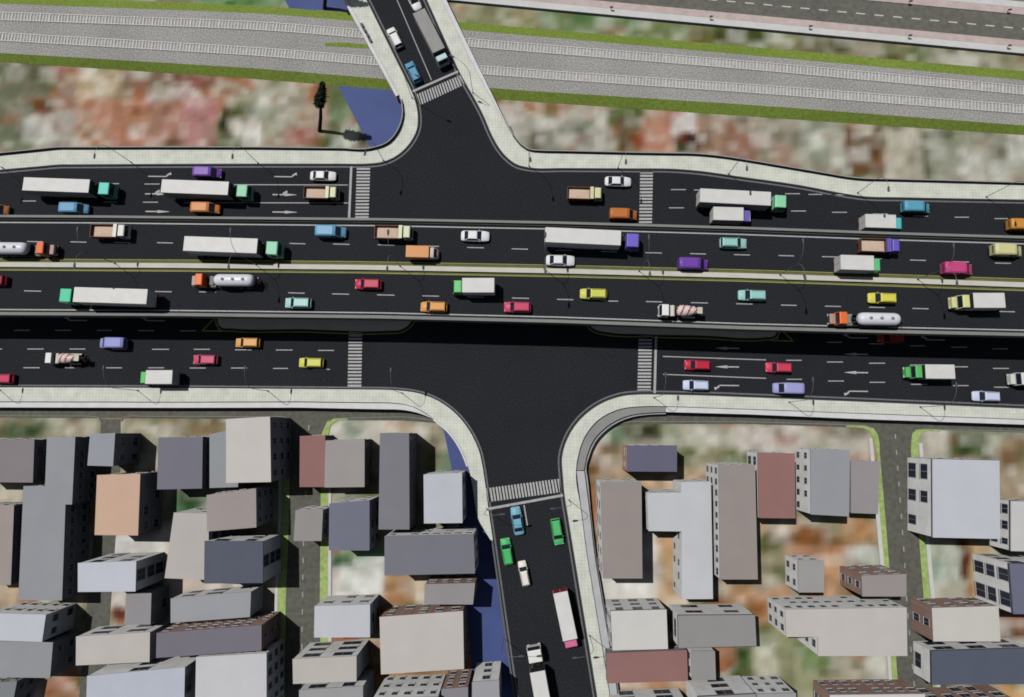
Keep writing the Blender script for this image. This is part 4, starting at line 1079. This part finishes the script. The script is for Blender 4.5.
def cargo(t, x0, x1, hw, z0, z1, m=None, door=None):
    mb = MB(); mb.box(x0, x1, -hw, hw, z0, z1); o = mb.build('cargo_box', m or M_CARGO, t, .04)
    mb = MB()
    for s in (-1, 1): mb.box(x0, x1, min(s * hw, s * (hw + .03)), max(s * hw, s * (hw + .03)), z1 - .14, z1 - .05)
    mb.build('top_rail', M_RAILG, o)
    mb = MB()
    for s in (-1, 1): mb.box(x0 - .03, x0 - .002, min(s * .04, s * (hw - .08)), max(s * .04, s * (hw - .08)), z0 + .08, z1 - .16)
    mb.build('rear_door', door or m or M_CARGO, o)
    mb = MB(); mb.box(x1 + .002, x1 + .05, -hw + .05, hw - .05, z0 + .05, z1 - .06); mb.build('front_shade_panel', M_CHASSIS, o)  # dark panel added to paint the box's front end as shaded
def box_truck(t, c, L=7.0, m=None, door=None):
    p = paint(c); h = L / 2
    chassis(t, -h + .1, h - .3, .45, .55, .85)
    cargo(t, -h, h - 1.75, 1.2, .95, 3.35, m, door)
    cab_box(t, p, h - 1.62, h, 1.08, .55, 2.45)
    wheels(t, (-h + 1.5, h - .9), .98, .42, .26); lights(t, h + .02, -h, .8, .75, .8)
def long_nose_truck(t, c, L=7.2):
    """box lorry with a bonnet ahead of its cab"""
    p = paint(c); h = L / 2
    chassis(t, -h + .1, h - .3, .45, .55, .85)
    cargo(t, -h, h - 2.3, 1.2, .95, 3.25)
    cab_box(t, p, h - 2.2, h - .75, 1.1, .6, 2.6)
    mb = MB(); mb.frus((h - .73, h + .1, -.95, .95, .6), (h - .73, h, -.88, .88, 1.6)); mb.build('bonnet', p, t, .08)
    wheels(t, (-h + 1.6, h - .75), .98, .45, .28); lights(t, h + .12, -h, .7, .95, .8)
def minitruck(t, c, cab=(222, 205, 200)):
    p = paint(c); chassis(t, -2.5, 2.3, .4, .45, .7)
    mb = MB(); mb.box(-2.6, 1.25, -1.0, 1.0, .8, 2.35); mb.build('cargo_box', p, t, .05)
    mb = MB(); mb.loft([ring(x, hw, .4, zt, .14) for x, hw, zt in ((1.3, .92, 1.9), (1.9, .92, 1.92), (2.3, .88, 1.45), (2.6, .8, 1.05), (2.7, .62, .8))]); cb = mb.build('cab', paint(cab), t)
    mb = MB(); mb.quad((2.36, -.74, 1.36), (2.36, .74, 1.36), (1.98, .74, 1.86), (1.98, -.74, 1.86), t=.04); mb.build('windscreen', M_GLASS, cb)
    wheels(t, (-1.6, 1.8), .84, .36); lights(t, 2.62, -2.6, .6, .7, .75); mirrors(t, 2.1, .9, 1.35, M_BUMPER)
def semi(t, c, box=None):
    p = paint(c); L = 15.6; h = L / 2
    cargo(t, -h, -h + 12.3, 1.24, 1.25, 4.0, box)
    mb = MB(); mb.box(-h + 1, -h + 11.8, -.5, .5, .95, 1.24); mb.build('trailer_frame', M_CHASSIS, t)
    mb = MB()
    for s in (-1, 1): mb.box(-h + 3.4, -h + 8.4, min(s * 1.1, s * 1.16), max(s * 1.1, s * 1.16), .55, 1.2)
    mb.build('side_guard', M_RAILG, t)
    chassis(t, h - 5.2, h - .3, .48, .6, .92)
    cb = cab_box(t, p, h - 2.25, h, 1.2, .65, 3.05, .3)
    wheels(t, (-h + 1.4, -h + 2.6, h - 4.1, h - 1.2), 1.02, .48, .3); lights(t, h + .05, -h, .9, .85, .95)
    mb = MB(); mb.cyl((h - 2.8, .75, .9), (h - 2.8, .75, 3.1), .07, n=10); mb.build('exhaust_pipe', M_RAILG, t)
def dump(t, c, bed=None):
    p = paint(c); L = 6.3; h = L / 2
    chassis(t, -h + .1, h - .3, .45, .5, .85)
    x0, x1, hw = -h, h - 2.2, 1.12
    mb = MB(); mb.box(x0, x1, -hw, hw, .95, 1.1)
    for a in ((x0, x1, -hw, -hw + .09, 1.1, 1.95), (x0, x1, hw - .09, hw, 1.1, 1.95), (x0, x0 + .09, -hw + .09, hw - .09, 1.1, 1.95), (x1 - .09, x1, -hw + .09, hw - .09, 1.1, 1.95)): mb.box(*a)
    bd = mb.build('tipper_bed', bed or M_BEDB, t)
    # load of sand, an uneven heap below the rim
    mb = MB(); n = 14; r = random.Random(int(sum(c)))
    v = [(x0 + .09 + (x1 - x0 - .18) * i / n, -hw + .09 + (2 * hw - .18) * j / n, 1.32 + .1 * math.sin(i * 3.14 / n) * math.sin(j * 3.14 / n) + r.uniform(-.015, .015)) for j in range(n + 1) for i in range(n + 1)]
    mb.add(v, [(j * (n + 1) + i, j * (n + 1) + i + 1, (j + 1) * (n + 1) + i + 1, (j + 1) * (n + 1) + i) for j in range(n) for i in range(n)], 0, True); up_normals(mb.build('sand_load', M_SAND, t))
    mb = MB(); mb.box(x1 + .0, x1 + .62, -hw, hw, 2.1, 2.22); mb.box(x1 + .0, x1 + .1, -hw, hw, .95, 2.1); mb.build('cab_guard', p, bd, .02)
    cab_box(t, p, h - 1.42, h, 1.06, .55, 2.2, .3)
    wheels(t, (-h + 1.3, h - .9), .96, .45, .28); lights(t, h + .05, -h, .8, .75, .8)
def tanker(t, c):
    p = paint(c); L = 11.2; h = L / 2
    chassis(t, -h + .2, h - .8, .42, .65, .95)
    mb = MB(); x0, x1 = -h + .35, -h + 7.0; R = 1.12; rings = []
    for x, f in ((x0, .35), (x0 + .12, .68), (x0 + .4, .9), (x0 + .9, 1), (x1 - .9, 1), (x1 - .4, .9), (x1 - .12, .68), (x1, .35)):
        rings.append([(x, R * f * math.cos(2 * math.pi * k_ / 24), 2.15 + R * .92 * f * math.sin(2 * math.pi * k_ / 24)) for k_ in range(24)])
    mb.loft(rings); tk = mb.build('tank', M_TANK, t)
    for x in (-h + 1.9, -h + 3.6, -h + 5.3):
        mb = MB(); mb.cyl((x, 0, 3.1), (x, 0, 3.28), .26, n=16); mb.cyl((x, 0, 3.28), (x, 0, 3.34), .2, .1, n=16); mb.build('hatch', M_RAILG, tk)
    mb = MB()
    for s in (-1, 1): mb.box(x0 + .3, x1 - .3, min(s * .95, s * 1.15), max(s * .95, s * 1.15), .75, 1.25)
    mb.build('side_box', M_CHASSIS, t)
    mb = MB()
    for y in (-.5, .5): mb.tube([(x0 - .55, y, .9), (x0 - .6, y, 2.2), (x0 - .2, y, 2.9)], [.04] * 3, 6)
    for z in (1.1, 1.5, 1.9, 2.3): mb.tube([(x0 - .58, -.5, z), (x0 - .58, .5, z)], [.03, .03], 6)
    mb.build('ladder', M_CHASSIS, t)
    mb = MB(); mb.box(h - 3.6, h - 2.9, -.7, .7, .95, 1.3); mb.build('deck_plate', M_RAILG, t)
    for s in (-1, 1):
        mb = MB(); mb.cyl((h - 3.9, s * .8, .75), (h - 2.8, s * .8, .75), .3, n=14); mb.build('fuel_tank', M_RAILG, t)
    cab_box(t, p, h - 2.4, h - .92, 1.12, .65, 2.8, .25)
    mb = MB(); mb.frus((h - .9, h, -.98, .98, .7), (h - .9, h - .08, -.9, .9, 1.75)); bo = mb.build('bonnet', paint((176, 142, 132)), t, .1)
    mb = MB()
    for z in (.85, 1.05, 1.25, 1.45): mb.box(h - .03, h + .03, -.6, .6, z, z + .08)
    mb.build('grille', M_BUMPER, bo)
    wheels(t, (-h + 1.9, -h + 3.2, h - 4.6, h - 3.4, h - .8), 1.0, .48, .3); lights(t, h, -h + .2, .75, .9, .9)
def mixer(t, c=(222, 222, 222)):
    p = paint(c); L = 7.9; h = L / 2
    chassis(t, -h + .3, h - .3, .45, .6, .95)
    cab_box(t, p, h - 1.75, h, 1.12, .6, 2.7, .45)
    mb = MB(); mb.cyl((h - 2.55, -1.0, 1.75), (h - 2.55, 1.0, 1.75), .48, n=18); mb.build('water_tank', paint((206, 200, 190)), t)
    # drum with spiral bands, axis tipped up towards the back
    mb = MB(); n = 32; rings = []; prof = ((-3.1, .42), (-2.85, .55), (-2.3, .75), (-1.5, .95), (-.6, 1.04), (.1, 1.02), (.55, .86), (.75, .6))
    seq = []
    for (xa, ra), (xb, rb) in zip(prof, prof[1:]):
        for q in range(4): seq.append((xa + (xb - xa) * q / 4, ra + (rb - ra) * q / 4))
    seq.append(prof[-1])
    tilt = math.radians(9)
    V = []
    for x, r in seq:
        for k_ in range(n):
            a = 2 * math.pi * k_ / n; px_, pz = x, r * math.sin(a)
            V.append((px_ * math.cos(tilt) + pz * math.sin(tilt), r * math.cos(a), 2.25 - px_ * math.sin(tilt) * 1 + pz * math.cos(tilt)))
    for i in range(len(seq) - 1):
        for k_ in range(n):
            j = (k_ + 1) % n; ph = (k_ / n * 2 + seq[i][0] * .8) % 1.0
            mb.add([V[i * n + k_], V[i * n + j], V[(i + 1) * n + j], V[(i + 1) * n + k_]], [(0, 1, 2, 3)], 1 if ph < .26 else 0, True)
    o = mb.build('drum', [paint((222, 196, 192)), paint((120, 84, 78))], t); o.location = (h - 4.0, 0, 0)
    mb = MB(); mb.frus((-h + .15, -h + .75, -.35, .35, 2.5), (-h, -h + .95, -.6, .6, 3.15)); mb.build('hopper', paint((196, 190, 176)), t)
    mb = MB()
    for s in (-1, 1): mb.tube([(-h + .9, s * .6, .95), (-h + .75, s * .5, 2.6)], [.07, .07], 8)
    mb.build('drum_stand', M_CHASSIS, t)
    mb = MB(); mb.tube([(-h + .3, 0, 2.3), (-h + .05, .1, 1.9), (-h - .1, .5, 1.2)], [.16, .18, .2], 10); mb.build('chute', M_RAILG, t)
    mb = MB()
    for s in (-1, 1): mb.box(-h + .9, -h + 3.4, min(s * .85, s * 1.12), max(s * .85, s * 1.12), 1.0, 1.1)
    mb.build('mudguard', paint((190, 186, 180)), t)
    wheels(t, (-h + 1.5, -h + 2.7, h - 1.0), .98, .48, .3); lights(t, h + .05, -h + .3, .8, .8, .8)

KIND = {'sedan': (sedan, 'white_sedan', 'car', .9), 'hatch': (hatch, 'hatchback', 'car', 1.2), 'van': (van, 'van', 'van', 1.9), 'box': (box_truck, 'box_truck', 'truck', 3.0), 'nose': (long_nose_truck, 'box_truck', 'truck', 3.0),
        'mini': (minitruck, 'delivery_van', 'van', 2.0), 'semi': (semi, 'semi_trailer_truck', 'truck', 3.7), 'dump': (dump, 'dump_truck', 'truck', 2.0), 'tanker': (tanker, 'tanker_truck', 'truck', 2.6), 'mixer': (mixer, 'cement_mixer_truck', 'truck', 2.4)}
GRP = {'sedan': 'saloon cars in the traffic', 'hatch': 'hatchback cars in the traffic', 'van': 'vans in the traffic', 'box': 'box trucks in the traffic', 'nose': 'box trucks in the traffic', 'mini': 'vans in the traffic', 'semi': 'semi trailer trucks in the traffic', 'dump': 'dump trucks in the traffic', 'tanker': 'tanker trucks in the traffic', 'mixer': 'cement mixers in the traffic'}
SLOPE = rl([(0, .012), (250, .016), (500, .024), (750, .03), (1024, .03)])
def vehicle(kind, cx, cy, d, lvl, c, label, ex=None, slope=None, scale=None):
    fn, nm, cat, zr = KIND[kind]
    if kind == 'sedan': nm = 'sedan'
    zd = (BZ if lvl == 'B' else RZ) + .02
    z = zd + zr
    if isinstance(d, tuple): v = at(d[2], d[3], zd) - at(d[0], d[1], zd)
    else:
        s = SLOPE(cx) if slope is None else slope
        if kind == 'semi' and slope is None: s += .022
        v = at(cx + 10, cy + 10 * s, z) - at(cx - 10, cy - 10 * s, z)
        if d == 'W': v = -v
    p = at(cx, cy, z)
    t = tag(empty(nm, (p.x, p.y, zd), math.atan2(v.y, v.x)), label, cat, GRP[kind])
    if isinstance(ex, tuple): fn(t, c, *ex)
    elif ex: fn(t, c, ex)
    else: fn(t, c)
    if scale: t.scale = scale
    elif kind == 'van': t.scale = (.93, .96, .96)
    elif kind == 'hatch': t.scale = (.96, .97, .97)
    elif kind == 'tanker': t.scale = (1, .92, .94)
    elif kind == 'mixer': t.scale = (.85, .88, .88)
    return t
V = vehicle
LB, OR, PU, PK, YE, CY, LV = (98,160,200), (210,128,62), (116,74,176), (206,62,98), (206,206,84), (150,204,200), (146,150,214)
# ---- upper ground carriageway, heading right
V('semi', 66, 185.8, 'E', 'G', (84,204,190), 'white trailer lorry with turquoise cab at the upper left')
V('van', 71.5, 207, 'E', 'G', LB, 'light blue van under the turquoise cab lorry at upper left')
V('van', -9, 208.3, 'E', 'G', (170,110,60), 'brown orange van cut by the left edge')
V('van', 205.5, 171, 'E', 'G', PU, 'purple van nearest the upper pavement')
V('semi', 204.5, 188, 'E', 'G', (122,198,156), 'white trailer lorry with mint cab between purple and orange vans')
V('van', 203.5, 206.7, 'E', 'G', OR, 'orange van below the mint cab lorry')
V('sedan', 322.7, 175.6, 'E', 'G', (222,224,226), 'white saloon waiting near the upper left stop line')
V('dump', 320.5, 192.2, 'E', 'G', (206,210,166), 'sand filled dump truck waiting at the upper left stop line')
V('sedan', 618, 181.2, 'E', 'G', (222,224,228), 'white saloon about to leave the junction at upper right')
V('dump', 585, 192.8, 'E', 'G', (206,208,158), 'sand filled dump truck inside the junction below a white saloon')
V('van', 624, 213, 'E', 'G', (192,110,46), 'dark orange van just before the right zebra crossing')
V('semi', 744.5, 198, 'E', 'G', (138,212,168), 'white trailer lorry with mint cab at the upper right')
V('box', 733, 214.4, 'E', 'G', (112,98,190), 'white box truck with violet cab beside the mint cab lorry')
V('box', 885, 221.8, 'E', 'G', (70,190,190), 'white box truck with turquoise cab by the flyover edge')
V('van', 919, 205.8, 'E', 'G', (86,160,190), 'light blue van at the far upper right')
V('van', 1026, 223.6, 'E', 'G', (206,140,56), 'orange van cut by the right edge')
# ---- flyover, heading right
V('tanker', 17.5, 247.5, 'E', 'B', (236,106,42), 'white tanker with orange cab on flyover cut by left edge')
V('dump', 108, 230.5, 'E', 'B', (216,216,208), 'sand filled dump truck with white cab on the flyover')
V('semi', 231, 245.5, 'E', 'B', (122,200,160), 'white trailer lorry with mint cab on the flyover', None, .035)
V('van', 329.5, 230.2, 'E', 'B', LB, 'light blue van on the flyover near its upper parapet')
V('dump', 393, 231.8, 'E', 'B', (208,212,176), 'sand filled dump truck with pale cab on middle of flyover')
V('mini', 421.7, 252, 'E', 'B', (210,140,76), 'orange delivery van with pinkish white cab on the flyover')
V('sedan', 475, 235.7, 'E', 'B', (224,226,228), 'white saloon on flyover near its upper parapet')
V('semi', 593, 237.2, 'E', 'B', (112,98,206), 'white trailer lorry with violet cab on the flyover', None, .045)
V('sedan', 560.3, 260.2, 'E', 'B', (222,224,228), 'white saloon on flyover beside the median under the violet cab lorry')
V('van', 694.5, 262.8, 'E', 'B', (112,66,170), 'purple van on the flyover beside the median')
V('hatch', 734, 242.4, 'E', 'B', (146,200,192), 'pale turquoise hatchback on the upper half of the flyover')
V('dump', 881, 245, 'E', 'B', (104,88,196), 'sand filled dump truck with violet cab on the flyover')
V('box', 862, 263.2, 'E', 'B', (90,196,124), 'white box truck with green cab on the upper half of flyover')
V('van', 961, 267.4, 'E', 'B', (202,68,128), 'magenta van on the flyover beside the median')
V('van', 1011, 249, 'E', 'B', (204,200,144), 'cream yellow van on the flyover near the right edge')
# ---- flyover, heading left
V('hatch', -8, 280, 'W', 'B', (160,30,46), 'dark red hatchback on flyover cut by the left edge')
V('semi', 101.5, 295.6, 'W', 'B', (70,204,156), 'white trailer lorry with sea green cab on lower half of flyover', None, .03)
V('tanker', 221.5, 279.4, 'W', 'B', (240,104,36), 'white tanker with orange cab beside the flyover median', None, .008)
V('hatch', 297.3, 302.5, 'W', 'B', (158,208,202), 'pale turquoise hatchback behind the sea green cab lorry')
V('hatch', 367.5, 283.6, 'W', 'B', (200,44,80), 'crimson hatchback on left part of flyover beside the median')
V('hatch', 433.5, 306.3, 'W', 'B', (222,152,72), 'orange hatchback near the lower flyover parapet')
V('box', 473, 285.6, 'W', 'B', (104,202,118), 'white box truck with green cab beside flyover median', None, .0)
V('hatch', 517.5, 306.6, 'W', 'B', (208,66,104), 'pink red hatchback near the lower flyover parapet')
V('hatch', 593.8, 293.3, 'W', 'B', YE, 'yellow hatchback near the middle of the flyover')
V('mixer', 681, 310.2, 'W', 'B', (224,226,226), 'white cab cement mixer on the flyover')
V('hatch', 753, 294.8, 'W', 'B', (146,202,196), 'pale turquoise hatchback left of a yellow one on the flyover')
V('hatch', 883.5, 297.7, 'W', 'B', (214,208,70), 'yellow hatchback above the tanker on the right part of flyover')
V('tanker', 868, 318.2, 'W', 'B', (236,108,44), 'white tanker with orange cab near the lower flyover parapet', None, .018)
V('nose', 981, 300.6, 'W', 'B', (210,212,146), 'white box truck with pale yellow cab and bonnet on flyover', None, .0)
# ---- lower ground carriageway, heading left
V('van', 109.5, 342.4, 'W', 'G', LV, 'lavender van on the lower left carriageway')
V('mixer', 61.5, 358, 'W', 'G', (226,226,226), 'white cab cement mixer at the lower left carriageway')
V('hatch', 204.3, 359.4, 'W', 'G', (206,74,110), 'pink hatchback in middle lane of the lower left carriageway')
V('hatch', 0, 378.5, 'W', 'G', (206,58,94), 'pink red hatchback cut by left edge near lower pavement')
V('box', 155, 377.2, 'W', 'G', (84,196,96), 'white box truck with green cab beside the lower left pavement', 6.5, .0)
V('hatch', 246.8, 342.3, 'W', 'G', (226,160,84), 'orange hatchback in the shade edge of the flyover')
V('hatch', 310.5, 362.5, 'W', 'G', (208,208,80), 'yellow hatchback left of the lower left zebra crossing')
V('hatch', 698, 364.8, 'W', 'G', (196,36,64), 'crimson hatchback waiting first at the lower right stop line')
V('hatch', 696.6, 385.1, 'W', 'G', (196,206,236), 'white blue hatchback waiting beside the lower right pavement')
V('hatch', 779.6, 367.4, 'W', 'G', (216,58,92), 'pink hatchback queuing second at the lower right stop line')
V('van', 790, 388, 'W', 'G', (156,158,216), 'lavender van near the lower right pavement')
V('hatch', 892, 337.3, 'W', 'G', (186,50,40), 'red hatchback in deep shade under the flyover edge')
V('nose', 932.5, 371.6, 'W', 'G', (84,186,96), 'white box truck with green cab and bonnet at lower right', None, .01)
V('hatch', 987.5, 396.2, 'W', 'G', (196,204,234), 'white blue hatchback near the right edge by lower pavement')
V('nose', 1039, 378.4, 'W', 'G', (206,212,206), 'white truck with bonnet cut by the right edge', None, .0)
# ---- upper branch street
V('hatch', 394.2, 36.4, (383,12,367.5,-19), 'G', (226,226,226), 'white car heading up the upper branch street')
V('hatch', 413, 71, (400,45,382,9), 'G', (82,148,190), 'blue car on the upper branch street near the zebra crossing')
V('box', 431, 35.5, (424,10,443,47), 'G', (186,212,216), 'long grey box lorry with pale cab on the upper branch street', (10.6, M_CARGOG))
V('sedan', 413, -1.5, (424,20,442,55), 'G', (226,228,230), 'white saloon cut by the top edge')
# ---- lower branch street
V('sedan', 517.3, 521, (517,530,512,500), 'G', (108,170,194), 'light blue saloon first at the lower stop line')
V('hatch', 557.3, 532, (552,510,556.5,536), 'G', (76,186,106), 'green car leaving the junction down the lower branch street')
V('hatch', 506.8, 552, (509,562,504,532), 'G', (66,184,100), 'green car near the kerb below the light blue saloon')
V('hatch', 524, 574, (527,588,521,558), 'G', (226,222,212), 'small white car in the middle of the lower branch street', None, None, (.9, .82, .95))
V('box', 566.3, 621, (559,590,569.5,640), 'G', (214,106,150), 'white box lorry with pink cab on the lower branch street', (9.4, None, paint((150, 40, 60))))
V('semi', 542.5, 700, (545,720,532.5,650), 'G', (222,220,216), 'white trailer lorry with white cab cut by the bottom edge')
